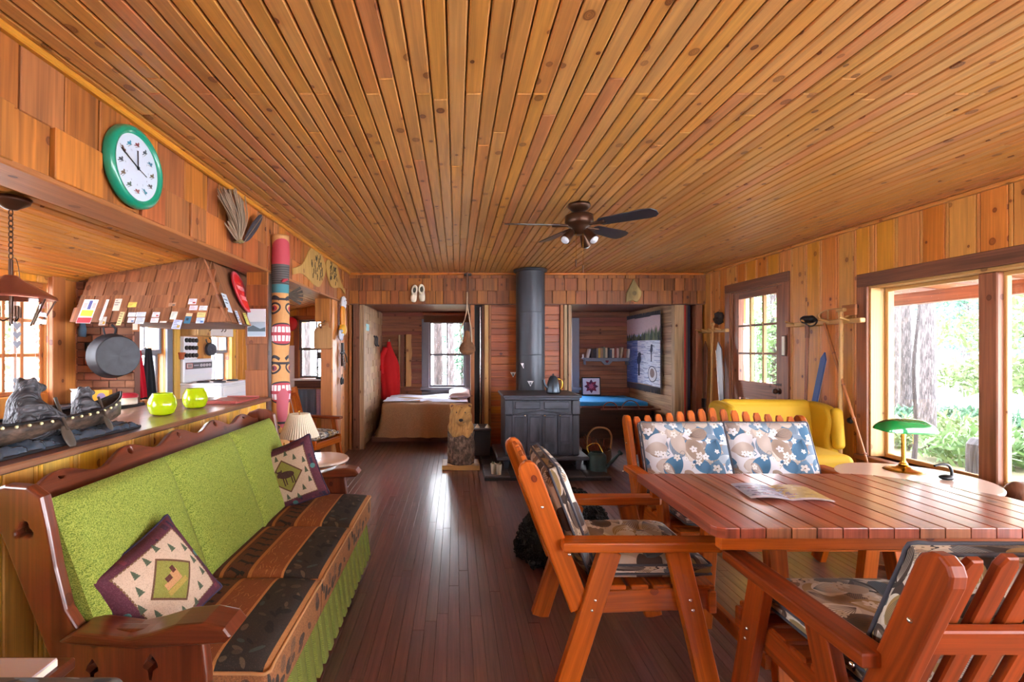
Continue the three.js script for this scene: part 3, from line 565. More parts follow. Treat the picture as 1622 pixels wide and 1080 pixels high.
// corner of a side table with book and camouflage cushion, bottom left
{
  const o = thing('end_table', 'low dark end table cut off at the lower left corner', 'table', [-1.02, -.052, -1.0]);
  part('table_top', box(-.3, .06, .615, .645, -.2, .2, .006, 'x'), M.walnut, o); for (const a of [-.26, .02]) for (const b of [-.16, .16]) part('leg', box(a - .02, a + .02, .052, .615, b - .02, b + .02, .004), M.walnut, o);
  const b = thing('book', 'pale closed book on the end table below the sofa arm', 'book', [-1.145, .593, -1.11]);
  part('cover', box(-.2, .17, .0, .022, -.05, .08, .002, 'x'), mat('#cfc0c4', .6), b); part('pages', box(-.19, .172, .003, .019, -.048, .078, .001, 'x'), M.cream, b);
  T.camo = ctex(256, 256, (x, w, h) => { x.fillStyle = '#6e6a66'; x.fillRect(0, 0, w, h); for (let i = 0; i < 60; i++) { x.fillStyle = pick(['#3a3230', '#5a4a44', '#7f94aa', '#a7b4c2', '#4d5560']); x.beginPath(); x.ellipse(R(0, w), R(0, h), R(8, 34), R(5, 14), R(0, 3), 0, 6.3); x.fill(); } });
  const c = thing('camouflage_cushion', 'grey and blue camouflage cushion at the lower left corner', 'cushion', [-.94, .62, -.96]);
  part('cover', new RoundedBoxGeometry(.42, .056, .2, 5, .026), mat('#e0e0e0', .85, { map: T.camo }), c); part('welt', tube([[-.2, .0, .1], [0, 0, .102], [.19, 0, .1], [.21, 0, .08], [.211, 0, 0], [.21, 0, -.08], [.19, 0, -.1], [0, 0, -.102], [-.2, 0, -.1]], .004, 60, 6), piping, c);
}

// ================= SLATTED PATIO SEATS =================
function patioSeat(name, label, cat, p, turn, width, slats, arch, m, group) {
  const o = thing(name, label, cat, p, turn, group), hw = width / 2;
  const bolt = (x, y, z, par) => part('bolt', rot(new THREE.SphereGeometry(.007, 10, 6, 0, 2 * PI, 0, PI / 2), 0, 0, x > 0 ? -PI / 2 : PI / 2), M.chrome, par, [x, y, z]);
  for (const s of [-1, 1]) {
    const x = s * hw, xi = s * (hw - .075);
    const fl = part('front_leg', bar([x - s * .055, .57, .18], [x - s * .055, 0, .315], .038, .085), m, o), rl = part('rear_leg', bar([x - s * .055, .57, -.085], [x - s * .055, 0, -.27], .038, .085), m, o);
    part('armrest', ext(shape([[-.28, -.042], [.335, -.042], [.35, -.03], [.35, .03], [.335, .042], [-.28, .042]]), .04, .007, 'x', 2).rotateX(-PI / 2).rotateY(-PI / 2), m, o, [x - s * .05, .575, 0]);
    part('seat_rail', bar([xi - s * .02, .345, -.22], [xi - s * .02, .365, .33], .038, .09), m, o);
    const post = ext(shape([[-.042, 0], [.042, 0], [.042, .58], [.036, .605], [.022, .622], [0, .63], [-.022, .622], [-.036, .605], [-.042, .58]]), .038, .006, 'y', 2).rotateY(PI / 2);
    part('back_post', post.rotateX(-.36), m, o, [xi - .019, .33, -.20]);
    bolt(x - s * .034, .38, .225, o); bolt(x - s * .034, .34, .235, o); bolt(x - s * .034, .38, -.15, o); bolt(x - s * .034, .34, -.163, o); bolt(x + s * .0, .575, -.26, o); bolt(xi + s * .019, .74, -.355, o);
  }
  const inner = 2 * (hw - .075) - .06;
  for (let i = 0; i < slats; i++) {
    const t = (i + .5) / slats, x = -inner / 2 + inner * t, L = .611 + arch * (1 - Math.abs(2 * t - 1)) , w = inner / slats * .62;
    part('back_slat', ext(shape([[-w / 2, -.02], [w / 2, -.02], [w / 2, L - .025], [w * .28, L], [-w * .28, L], [-w / 2, L - .025]]), .02, .004, 'y', 1).rotateX(-.36), m, o, [x, .33, -.205]);
  }
  for (const [y, z, hh] of [[.40, -.252, .07], [.70, -.362, .075]]) part('back_rail', mv(rot(cbox(inner + .05, hh, .025, .004, 'x'), -.36), 0, y, z), m, o);
  for (let i = 0; i < 6; i++) part('seat_slat', box(-hw + .08, hw - .08, .395, .415, -.17 + i * .09, -.1 + i * .09, .004, 'x'), m, o);
  part('front_apron', box(-hw + .06, hw - .06, .31, .40, .315, .345, .004, 'x'), m, o);
  return o;
}
const bench1 = patioSeat('slatted_bench', 'orange slatted wooden bench behind the table facing the camera', 'bench', [1.755, 0, -2.82], 0, 1.33, 15, .065, M.chair, 'slatted wooden benches');
const chairA = patioSeat('slatted_armchair', 'orange slatted wooden armchair at the left end of the table', 'chair', [.70, 0, -2.165], PI / 2, .66, 8, .03, M.chair);
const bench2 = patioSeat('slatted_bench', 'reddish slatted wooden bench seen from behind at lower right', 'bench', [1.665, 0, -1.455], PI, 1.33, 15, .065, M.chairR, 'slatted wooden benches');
function cushionSet(p, turn, xs, w, fab, labels, group) {
  xs.forEach((x, i) => {
    const c = Math.cos(turn), s = Math.sin(turn), place = (lx, y, lz) => [p[0] + lx * c + lz * s, y, p[2] - lx * s + lz * c];
    const tu = [[.3, .34], [.7, .34], [.5, .66], [.2, .68], [.8, .68]], ed = (ww, hh) => tube(Array.from({ length: 40 }, (_, k) => { const q = Math.floor(k / 10), t = (k % 10) / 5 - 1, [a, b] = [[t, -1], [1, t], [-t, 1], [-1, -t]][q]; return [a * ww / 2, b * hh / 2, 0]; }), .0055, 100, 6, true);
    const b = thing('back_cushion', labels[i][0], 'cushion', place(x, .672, -.222), turn, group); b.rotation.order = 'YXZ'; b.rotation.x = -.37;
    part('cover', pillow(w, .455, .11, { n: 30, e: 6, tufts: tu, square: .14, uvs: [w * 1.5, .7] }), fab, b); part('piping', ed(w, .455).translate(0, 0, .018), piping, b); part('piping', ed(w, .455).translate(0, 0, -.018), piping, b);
    const st = thing('seat_cushion', labels[i][1], 'cushion', place(x, .472, .09), turn, group + ', seats'); st.rotation.order = 'YXZ'; st.rotation.x = -PI / 2;
    part('cover', pillow(w, .50, .11, { n: 30, e: 6, tufts: tu, square: .14, uvs: [w * 1.5, .75] }), fab, st); part('piping', ed(w, .50).translate(0, 0, .018), piping, st); part('piping', ed(w, .50).translate(0, 0, -.018), piping, st);
  });
}
cushionSet([1.755, 0, -2.82], 0, [-.275, .275], .545, leafA, [['blue leaf-print back cushion on the left of the rear bench', 'leaf-print seat cushion on the left of the rear bench'], ['blue leaf-print back cushion on the right of the rear bench', 'leaf-print seat cushion on the right of the rear bench']], 'rear bench cushions');
cushionSet([.70, 0, -2.165], PI / 2, [0], .47, leafB, [['brown leaf-print back cushion of the armchair left of the table', 'brown leaf-print seat cushion of the armchair left of the table']], 'armchair cushions');
cushionSet([1.665, 0, -1.455], PI, [.275, -.275], .545, leafB, [['brown leaf-print back cushion on the near bench beside its visible post', 'brown leaf-print seat cushion on the near bench below its visible arm'], ['brown leaf-print back cushion on the near bench at the picture edge', 'brown leaf-print seat cushion on the near bench at the picture edge']], 'near bench cushions');

// ================= SLATTED TABLE =================
{
  const o = thing('slatted_table', 'long reddish slatted wooden table with a rounded far corner', 'table', [1.64, 0, -2.04]);
  const X0 = .915, n = 16, pitch = .0903; // slats run away from the camera
  for (let i = 0; i < n; i++) {
    const a = X0 + i * pitch, b = a + pitch - .0045, e = (x) => { let far = 2.40; if (x > 1.98) far = 2.40 - Math.pow((x - 1.98) / .39, 2.1) * .42; return far; };
    const near = 1.668, pts = i === 0 ? [[a + .035, near], [b, near], [b, e(b)], [a + .008, e(a)], [a, e(a) - .01], [a, near + .035], [a + .01, near + .01]] : [[a, near], [b, near], [b, e(b)], [a, e(a)]];
    const g = ext(shape(pts.map(([x, d]) => [x - 1.64, d - 2.04])), .038, .003, 'y', 2).rotateX(-PI / 2);
    part('table_slat', g, W.table[i % 6], o, [0, .702, 0]);
  }
  for (const d of [1.70, 2.28]) part('cross_rail', box(-.70, .62, .655, .702, -d + 2.04 - .02, -d + 2.04 + .02, .004, 'x'), M.chair, o);
  for (const x of [-.42, .36]) {
    part('leg', bar([x, .66, .22], [x, 0, .30], .07, .045), M.chair, o); part('leg', bar([x, .66, -.22], [x, 0, -.30], .07, .045), M.chair, o);
    part('leg_brace', bar([x + .05, .645, .24], [x + .05, .645, -.24], .035, .05), M.chair, o); part('foot_rail', bar([x - .05, .2, .27], [x - .05, .2, -.27], .03, .06), M.chair, o);
  }
  part('stretcher', box(-.36, .32, .2, .26, -.02, .02, .004, 'x'), M.chair, o);
  T.mag = ctex(512, 384, (x, w, h) => { x.fillStyle = '#cfcad8'; x.fillRect(0, 0, w, h); x.fillStyle = '#b9a258'; x.fillRect(250, 0, 262, 384); x.fillStyle = '#a8b4cc'; x.fillRect(0, 0, 250, 384); for (let i = 0; i < 120; i++) { x.fillStyle = pick(['#5a4a8a', '#b4453c', '#3c4c6c', '#d8d4e4', '#8a98c0', '#7a3a3a']); x.fillRect(R(0, 300), R(60, 320), R(8, 46), R(6, 20)); } for (let i = 0; i < 40; i++) { x.fillStyle = pick(['#c8b66a', '#a58c40', '#9a84a8', '#d6c890']); x.fillRect(R(250, 500), R(20, 350), R(10, 60), R(6, 22)); } x.fillStyle = '#e4e0ec'; x.fillRect(0, 350, w, 34); });
  const mg = thing('magazine', 'open glossy magazine lying on the slatted table', 'magazine', [1.41, .741, -2.06], -.16);
  const leaf = (s) => surf((u, v) => [s * (u * .155), .004 + .012 * Math.sin(u * PI * .9) * (1 - u * .4) + .001, .11 - .22 * v], 12, 2);
  const gm = surf((u, v) => { const a = 2 * u - 1; return [a * .16, .004 + .011 * Math.sin(Math.abs(a) * PI * .92), .105 - .21 * v]; }, 28, 2);
  part('open_pages', gm, mat('#ffffff', .3, { map: T.mag, side: THREE.DoubleSide }), mg); part('page_block', surf((u, v) => { const a = 2 * u - 1; return [a * .158, .002 + .009 * Math.sin(Math.abs(a) * PI * .92), .103 - .206 * v]; }, 28, 2), M.white, mg);
}
// ================= ROUND TABLE, LAMP =================
{
  const o = thing('round_side_table', 'pale round side table by the picture window', 'table', [2.68, 0, -2.78]);
  part('table_top', lathe([[0, .02], [.355, .02], [.362, .012], [.36, 0], [.34, -.008], [0, -.008]], 48), mat('#d8b9a8', .3, { clearcoat: .4 }), o, [0, .6, 0]);
  part('pedestal', lathe([[0, .59], [.06, .59], [.035, .5], [.05, .4], [.03, .25], [.045, .1], [.06, .05], [0, .05]], 20), M.walnut, o);
  for (let k = 0; k < 3; k++) part('foot', bar([0, .06, 0], [.24 * Math.cos(k * 2.1), .015, .24 * Math.sin(k * 2.1)], .04, .03), M.walnut, o);
  const l = thing('bankers_lamp', 'brass desk lamp with green glass shade on the round table', 'lamp', [2.77, .62, -2.93], .1);
  part('base', lathe([[0, .03], [.03, .028], [.04, .018], [.07, .012], [.095, .006], [.1, 0], [0, 0]], 32), M.brass, l);
  part('column', lathe([[.0, .3], [.011, .3], [.011, .06], [.02, .045], [.026, .03], [0, .03]], 18), M.brass, l);
  part('yoke', [rod([-.13, .295, 0], [.07, .295, 0], .005), ball(.01, 0, .302, 0), ball(.008, .075, .295, 0)], M.brass, l);
  const sh = surf((u, v) => { const a = (u - .5) * PI * 1.02, k = Math.pow(Math.max(0, 1 - Math.pow(Math.abs(2 * v - 1), 3.2)), .5); return [-.245 + .37 * v, .275 + .075 * Math.cos(a) * k + .006, .07 * Math.sin(a) * (.45 + .55 * k)]; }, 20, 30);
  part('glass_shade', sh, mat('#06803c', .12, { clearcoat: 1, transmission: .25, thickness: 0, side: THREE.DoubleSide }), l, [.02, -.03, 0], [.12, 0, -.05]);
  part('pull_chain', rod([.03, .28, .03], [.03, .17, .03], .0015), M.brass, l);
  const w = thing('black_hook_tool', 'black curved hook tool lying on the round table', 'tool', [2.82, .62, -2.72]);
  part('body', new THREE.SphereGeometry(.035, 18, 10).scale(1.1, .45, .8), M.black, w, [0, .014, 0]); part('hook', tube([[.03, .015, 0], [.025, .06, 0], [.005, .085, 0], [-.03, .088, 0], [-.07, .08, 0]], .007, 24, 8), M.black, w);
  const bk = thing('bear_ornament', 'small brown wooden ornament on the window sill at the right edge', 'ornament', [3.28, .50, -2.72]);
  part('figure', rough(body([[[-.05, .06, 0], [.05, .065, 0], .05, .045], [[.05, .09, 0], [.085, .11, 0], .035, .025], [[-.06, .05, .025], [-.06, .012, .025], .02, .018], [[.05, .05, .025], [.05, .012, .025], .02, .018], [[-.06, .05, -.025], [-.06, .012, -.025], .02, .018], [[.05, .05, -.025], [.05, .012, -.025], .02, .018]], 36, .03), .002, 60), M.trimD, bk);
}
// ================= YELLOW SETTEE =================
{
  const y = mat('#bd940c', .75, { sheen: .6, sheenColor: new THREE.Color('#ffe070'), sheenRoughness: .4, bumpMap: T.noiseB, bumpScale: .0005 });
  const o = thing('wing_settee', 'mustard yellow wing-back settee below the ski rack', 'sofa', [2.79, 0, -4.02], -.06);
  part('back', rot(new RoundedBoxGeometry(.80, .62, .13, 5, .055), -.12), y, o, [0, .585, -.26]);
  part('back_roll', rot(new THREE.CapsuleGeometry(.055, .68, 6, 16), 0, 0, PI / 2), y, o, [0, .86, -.29]);
  for (const s of [-1, 1]) {
    const wing = shape([[-.33, .12], [-.36, .5], [-.40, .8], [-.34, .89], [-.2, .90], [-.05, .87], [.0, .76], [-.03, .62], [.0, .5], [.1, .46], [.2, .43], [.22, .12]], [], true);
    part('wing', ext(wing, .1, .04, 'y', 5).rotateY(-PI / 2), y, o, [s * .41 + .05, 0, 0]);
    part('wing_scroll', new THREE.CapsuleGeometry(.045, .26, 6, 14).rotateX(-.1), y, o, [s * .43, .70, -.0]);
    part('front_leg', box(s * .36 - .025, s * .36 + .025, 0, .12, .23, .28, .006), M.walnut, o); part('rear_leg', box(s * .34 - .025, s * .34 + .025, 0, .14, -.33, -.28, .006), M.walnut, o);
  }
  part('seat_cushion', new RoundedBoxGeometry(.72, .15, .56, 5, .06), y, o, [0, .46, .03]);
  part('seat_base', new RoundedBoxGeometry(.76, .28, .58, 4, .04), y, o, [0, .26, 0]);
}
// ================= REAR LEFT: ARMCHAIR, TABLE AND LAMP =================
{
  const o = thing('wooden_armchair', 'orange wooden armchair with plaid cushion behind the table lamp', 'chair', [-1.66, 0, -5.32], PI * .40);
  const pl = mat('#ffffff', .85, { map: T.leafB });
  for (const s of [-1, 1]) { part('front_leg', bar([s * .27, .56, .16], [s * .27, 0, .27], .035, .06), M.chair, o); part('rear_leg', bar([s * .27, .56, -.1], [s * .27, 0, -.24], .035, .06), M.chair, o); part('armrest', box(s * .27 - .04, s * .27 + .04, .56, .59, -.24, .26, .006, 'z'), M.chairR, o); part('back_post', bar([s * .23, .36, -.2], [s * .23, .92, -.36], .035, .06), M.chair, o); part('side_rail', bar([s * .24, .34, -.22], [s * .24, .36, .27], .03, .07), M.chair, o); }
  for (let i = 0; i < 5; i++) part('back_slat', bar([-.16 + i * .08, .38, -.21], [-.16 + i * .08, .88, -.35], .05, .018), M.chair, o);
  part('front_rail', box(-.26, .26, .30, .37, .24, .27, .004, 'x'), M.chair, o); part('top_rail', box(-.24, .24, .80, .86, -.35, -.325, .004, 'x'), M.chairR, o);
  const c = thing('plaid_seat_cushion', 'dark plaid seat cushion on the armchair behind the lamp', 'cushion', [-1.65, .415, -5.32], PI * .40); part('cover', rot(pillow(.46, .48, .09, { n: 18, e: 5, square: .14, uvs: [1.4, 1.4] }), -PI / 2), pl, c); 
  const t = thing('round_end_table', 'small round wooden end table beside the far sofa arm', 'table', [-.985, 0, -3.42]);
  part('table_top', lathe([[0, .025], [.2, .025], [.21, .015], [.205, 0], [0, 0]], 40), mat('#e2c7b4', .25, { clearcoat: .6 }), t, [0, .56, 0]); part('drum', lathe([[.18, .56], [.185, .46], [.17, .45], [0, .45]], 36), M.post, t); part('pedestal', lathe([[.05, .45], [.04, .2], [.07, .1], [.15, .03], [.15, 0], [0, 0]], 24), M.post, t);
  const l = thing('table_lamp', 'table lamp with pleated cream shade beside the sofa', 'lamp', [-1.13, .585, -3.42]);
  part('lamp_shade', surf((u, v) => { const a = u * 2 * PI, r = (.138 - .068 * v) + .0022 * Math.cos(a * 46); return [r * Math.cos(a), .155 + .165 * v, r * Math.sin(a)]; }, 368, 2), mat('#f2e8cf', .9, { transmission: .35, thickness: 0, side: THREE.DoubleSide }), l);
  part('stem', lathe([[0, .17], [.012, .17], [.02, .14], [.03, .1], [.016, .06], [.05, .02], [.06, 0], [0, 0]], 20), M.brass, l); part('finial', [ball(.008, 0, .335, 0), rod([0, .16, 0], [0, .33, 0], .003)], M.brass, l); part('switch_arm', [rod([0, .11, 0], [-.1, .095, .03], .004), rod([-.1, .075, .03], [-.1, .115, .03], .005)], M.brass, l);
}
// ================= KITCHEN COUNTER =================
{
  const o = thing('bar_counter', 'yellow pine panelled kitchen bar counter behind the sofa', 'counter', [XL, 0, 0], PI / 2);
  part('carcass', box(.3, 3.64, 0, .97, -.55, -.018, .002, 'x'), M.jamb, o);
  planks(o, 'front_board', .3, 3.64, .06, .970, { w: [.115, .018, .02], gap: .003, th: .018, bevel: .004, mats: W.counter });
  part('kick_board', box(.3, 3.64, 0, .06, -.018, .004, .003, 'x'), M.trimD, o);
  const t = single('countertop', 'brown wooden bar countertop carrying the bear canoe and green bowls', 'countertop', box(-2.06, -1.424, .972, 1.0, -3.655, -.3, .006, 'z'), mat('#9c6d52', .3, { map: T.cedar, clearcoat: .3, clearcoatRoughness: .2 }));
  const s = thing('cookstove', 'black iron cook top under the shingled hood', 'stove', [-2.33, 0, -3.0]);
  part('body', box(-.23, .22, 0, .99, -.19, .2, .01), M.iron, s); part('cooktop', box(-.24, .235, .99, 1.012, -.2, .215, .006), M.black, s); part('oven_door', box(-.18, .16, .3, .75, .2, .215, .008), M.iron, s);
  for (const [a, b] of [[-.1, -.08], [.1, -.08], [-.1, .1], [.1, .1]]) part('burner_lid', mv(new THREE.CylinderGeometry(.07, .07, .006, 24), a, 1.015, b), M.iron, s);
}
// green bowls
for (const [px, py, label] of [[257, 657, 'lime green round vase nearer the bear canoe'], [309, 646, 'lime green round vase nearer the shingled post']]) {
  const p = onY(px, py, 1.0), o = thing('glass_vase', label, 'vase', [p[0], 1.0, p[2]], 0, 'lime green vases');
  part('bowl', lathe([[0, .002], [.045, .002], [.06, .012], [.072, .045], [.073, .065], [.066, .095], [.052, .118], [.048, .121], [.046, .117], [.06, .09], [.067, .06], [.058, .018], [0, .012]], 40), mat('#b6cc12', .18, { clearcoat: .6, transmission: .2, thickness: 0 }), o);
  part('rim', mv(new THREE.TorusGeometry(.049, .003, 8, 40).rotateX(PI / 2), 0, .12, 0), mat('#a3b80e', .2), o);
}
// bears paddling a canoe
{
  const o = thing('bear_canoe_sculpture', 'dark sculpture of two bears paddling a canoe on the counter', 'sculpture', [-1.60, 1.0, -1.83], 0);
  const fur = mat('#5a5a62', .5, { map: T.bark, metalness: .3, bumpMap: T.barkB, bumpScale: .008 }), hull = mat('#6a5648', .55, { map: T.bark, bumpMap: T.barkB, bumpScale: .002 });
  // hull along z: sections from stern (+z, near) to bow (-z)
  const L = .43, rings = []; for (let j = 0; j <= 28; j++) { const t = j / 28 * 2 - 1, w = .075 * Math.pow(Math.max(0, 1 - Math.pow(Math.abs(t), 2.6)), .7) + .003, top = .105 + .06 * Math.pow(Math.abs(t), 4), bot = .03 + .03 * Math.pow(Math.abs(t), 6); const r = []; for (let i = 0; i <= 14; i++) { const a = i / 14 * PI; r.push([-Math.cos(a) * w * (1 + .08 * Math.sin(a)), top - (top - bot) * Math.pow(Math.sin(a), .75), -t * L]); } for (let i = 13; i >= 1; i--) { const a = i / 14 * PI; r.push([-Math.cos(a) * w * .86, top - (top - bot - .012) * Math.pow(Math.sin(a), .75) * .93, -t * L]); } rings.push(r); }
  part('canoe_hull', loft(rings, true, true, 2, 4), hull, o);
  for (const s of [-1, 1]) part('gunwale', tube(Array.from({ length: 21 }, (_, j) => { const t = j / 20 * 2 - 1, w = .075 * Math.pow(Math.max(0, 1 - Math.pow(Math.abs(t), 2.6)), .7) + .003; return [s * w, .107 + .06 * Math.pow(Math.abs(t), 4), -t * L]; }), .005, 60, 6), M.black, o);
  for (let j = 0; j < 17; j++) { const t = (j + .5) / 17 * 1.84 - .92, w = .075 * Math.pow(1 - Math.pow(Math.abs(t), 2.6), .7) + .003; part('stud', ball(.006, w + .003, .098 + .06 * Math.pow(Math.abs(t), 4), -t * L, [1, 1, 1], 8, 6), mat('#e5dca8', .4), o); }
  part('water_base', rough(surf((u, v) => { const x = (2 * u - 1), z = (2 * v - 1), e = Math.pow((1 - x ** 6) * (1 - z ** 8), .5); return [x * .105, .006 + .03 * e + .012 * e * Math.sin(v * 46 + u * 5) * .6, z * .42]; }, 26, 90), .008, 45, 2), mat('#4b5764', .25, { metalness: .3, side: THREE.DoubleSide }), o);
  part('base_plate', box(-.107, .107, 0, .012, -.42, .42, .003, 'z'), M.black, o);
  const bear = (s) => [[[0, .13 * s, 0], [0, .04 * s, 0], .05 * s, .062 * s], [[0, .13 * s, 0], [0, .185 * s, -.015 * s], .04 * s, .036 * s], [[0, .19 * s, -.02 * s], [0, .186 * s, -.075 * s], .03 * s, .015 * s], [[.024 * s, .215 * s, -.01 * s], [.026 * s, .222 * s, -.01 * s], .01 * s, .008 * s], [[-.024 * s, .215 * s, -.01 * s], [-.026 * s, .222 * s, -.01 * s], .01 * s, .008 * s], [[.045 * s, .12 * s, -.01 * s], [.07 * s, .07 * s, -.08 * s], .024 * s, .018 * s], [[-.045 * s, .12 * s, -.01 * s], [.0, .085 * s, -.09 * s], .024 * s, .018 * s], [[.04 * s, .03 * s, -.02 * s], [.05 * s, .02 * s, -.11 * s], .03 * s, .022 * s], [[-.04 * s, .03 * s, -.02 * s], [-.05 * s, .02 * s, -.11 * s], .03 * s, .022 * s]];
  part('rear_bear', rough(body(bear(1.0), 72, .016), .0035, 140, 2), fur, o, [0, .035, .075]).geometry.attributes.uv.array.forEach((v, i, a) => { a[i] = v * 3; });
  part('front_bear', rough(body(bear(.72), 64, .013), .003, 160, 2), fur, o, [0, .045, -.2]).geometry.attributes.uv.array.forEach((v, i, a) => { a[i] = v * 3; });
  part('paddle', [rod([.035, .18, -.02], [.11, .06, .015], .006), mv(rot(new THREE.SphereGeometry(.05, 14, 10).scale(.12, 1, .5), 0, 0, .45), .118, .035, .018)], mat('#4a3f34', .5), o);
  part('paddle', [rod([.03, .16, -.25], [.09, .07, -.22], .005), mv(rot(new THREE.SphereGeometry(.035, 12, 8).scale(.12, 1, .5), 0, 0, .5), .1, .05, -.215)], mat('#4a3f34', .5), o);
  part('bedroll', rot(new THREE.CapsuleGeometry(.022, .06, 5, 12), 0, 0, PI / 2), M.black, o, [0, .13, -.02]); part('pack', rough(new THREE.SphereGeometry(.035, 16, 12), .004, 60), M.black, o, [0, .115, .33]);
}
// ================= SHINGLED HOOD AND BRICK CHIMNEY =================
const hoodPlane = { p: V3(-1.95, 1.545, -3.06), n: V3(0, -.43, 1).normalize() };  // front face leans back towards the top
const onHood = (px, py) => { const d = V3((px - CX) / F, -(py - CY) / F, -1), e = V3(0, EYE, 0), t = hoodPlane.p.clone().sub(e).dot(hoodPlane.n) / d.dot(hoodPlane.n); return e.add(d.multiplyScalar(t)); };
{
  const o = struct('trim_6', 'shingled range hood flaring out over the cook top');
  const bl = [-2.49, 1.545, -3.06], br = [-1.485, 1.545, -3.06], tl = [-2.47, 1.87, -3.20], tr = [-1.69, 2.03, -3.27], BL = [-2.49, 1.545, -4.15], BR = [-1.66, 1.545, -4.15], TL = [-2.47, 1.87, -4.1], TR = [-1.80, 2.0, -4.1];
  const q = (a, b, c, d) => [...a, ...b, ...c, ...a, ...c, ...d], g = new THREE.BufferGeometry();
  g.setAttribute('position', new THREE.Float32BufferAttribute([...q(bl, br, tr, tl), ...q(br, BR, TR, tr), ...q(BR, BL, TL, TR), ...q(BL, bl, tl, TL), ...q(tl, tr, TR, TL), ...q(BL, BR, br, bl)], 3)); g.computeVertexNormals(); woodUV(g, 'y');
  part('hood_core', g, W.shingH[0], o);
  const f = new THREE.Group(); f.name = 'front_face'; f.position.copy(hoodPlane.p); f.rotation.x = -Math.atan(.43); o.add(f);
  const rowsH = [.095, .095, .1, .1, .12, .12];
  let b = 0; rowsH.forEach((h, r) => { let a = -.54 + .012 * r; const end = .465 - .045 * r; while (a < end - .01) { let w = R(.09, .17); if (end - a - w < .06) w = end - a; const cl = (2.351 + .2 * (a + w / 2 - 1.95) - 1.575) / Math.cos(Math.atan(.43)); const top = Math.min(b + h, cl); if (top - b > .015) { const t = R(.01, .016); part('shingle', cbox(w - .004, top - b + .006, t, .002, 'y'), pick(W.shingH), f, [a + w / 2, (top + b) / 2, t / 2], [.03, 0, 0]); } a += w; } b += h; });
  // right flank shingles
  const rf = new THREE.Group(); rf.name = 'side_face'; rf.position.set(-1.485, 1.545, -3.06); o.add(rf);
  const ux = V3(BR[0] - br[0], 0, BR[2] - br[2]).normalize(), up = V3(tr[0] - br[0] - .03, tr[1] - br[1], tr[2] - br[2] + .15), nn = ux.clone().cross(up).normalize(), uy = nn.clone().cross(ux);
  rf.quaternion.setFromRotationMatrix(new THREE.Matrix4().makeBasis(ux, uy, nn));
  for (let r = 0; r < 5; r++) { let a = .0 + .04 * r; while (a < .98) { const w = Math.min(R(.12, .22), 1.05 - a), t = R(.01, .015); part('shingle', cbox(w - .004, .1, t, .002, 'y'), pick(W.shingH), rf, [a + w / 2, r * .098 + .05, t / 2 + .004], [.03, 0, 0]); a += w; } }
  // chimney of thin bricks
  const c = struct('wall_chimney', 'red brick chimney behind the hanging iron pan'), bm = shades('#bd7c62', 6, .85, T.noise, .1, { bumpMap: T.noiseB, bumpScale: .002 });
  part('mortar', box(-2.60, -2.205, 0, 1.9, -3.31, -3.252, .002), mat('#6a463a', .95), c);
  let y = .95, k = 0; while (y < 1.88) { let x = -2.60 + (k % 2 ? 0 : .055); if (!(k % 2)) part('brick', cbox(.05, .046, .02, .003, 'x'), pick(bm), c, [-2.575, y + .025, -3.25]); while (x < -2.21) { const w = Math.min(.112, -2.205 - x); if (w > .02) part('brick', cbox(w - .006, .046, .02, .003, 'x'), pick(bm), c, [x + w / 2, y + .025, -3.25 + R(-.002, .002)]); x += w; } y += .052; k++; }
}
const flankN = (() => { const a = V3(-1.485, 1.545, -3.06), b = V3(-1.66, 1.545, -4.15), c = V3(-1.69, 2.03, -3.27); return { p: a.clone(), n: b.clone().sub(a).cross(c.clone().sub(a)).normalize() }; })();
if (flankN.n.x < 0) flankN.n.negate();
const flank = (px, py, off) => { const d = V3((px - CX) / F, -(py - CY) / F, -1), e = V3(0, EYE, 0), t = flankN.p.clone().sub(e).dot(flankN.n) / d.dot(flankN.n); return e.add(d.multiplyScalar(t)).add(flankN.n.clone().multiplyScalar(off)); };
const faceFlank = (o) => o.quaternion.setFromRotationMatrix(new THREE.Matrix4().lookAt(flankN.n, V3(0, 0, 0), V3(0, 1, 0)));
// red round sign on the hood's flank
{
  T.sign = ctex(512, 512, (x, w, h) => { x.fillStyle = '#d8101c'; x.fillRect(0, 0, w, h); x.strokeStyle = '#e8707a'; x.lineWidth = 8; x.beginPath(); x.arc(256, 256, 240, 0, 6.3); x.stroke(); x.textAlign = 'center'; x.fillStyle = '#f07830'; for (const q of [206, 246, 292]) { x.beginPath(); x.arc(q, 140, 12, 0, 6.3); x.fill(); } x.fillStyle = '#ffe8ee'; x.font = 'bold 78px serif'; x.fillText('BRITISH', 256, 240); x.font = 'bold 40px serif'; x.fillStyle = '#f5a050'; x.fillText('in', 256, 292); x.fillStyle = '#ffe8ee'; x.font = 'bold 78px serif'; x.fillText('CANADA', 256, 372); x.fillStyle = '#f5a050'; x.font = 'bold 44px serif'; x.fillText('*', 256, 436); });
  const o = thing('round_sign', 'round red sign with white lettering on the hood side', 'sign', flank(375, 465, .035).toArray()); faceFlank(o);
  const face = new THREE.CircleGeometry(.155, 48); part('disc', [rot(new THREE.CylinderGeometry(.16, .16, .012, 48), PI / 2)], mat('#b5141c', .4), o); part('printed_face', mv(face, 0, 0, .0065), mat('#ffffff', .35, { map: T.sign }), o); part('rim', mv(new THREE.TorusGeometry(.158, .005, 8, 48), 0, 0, .004), mat('#c8505a', .4), o);
}
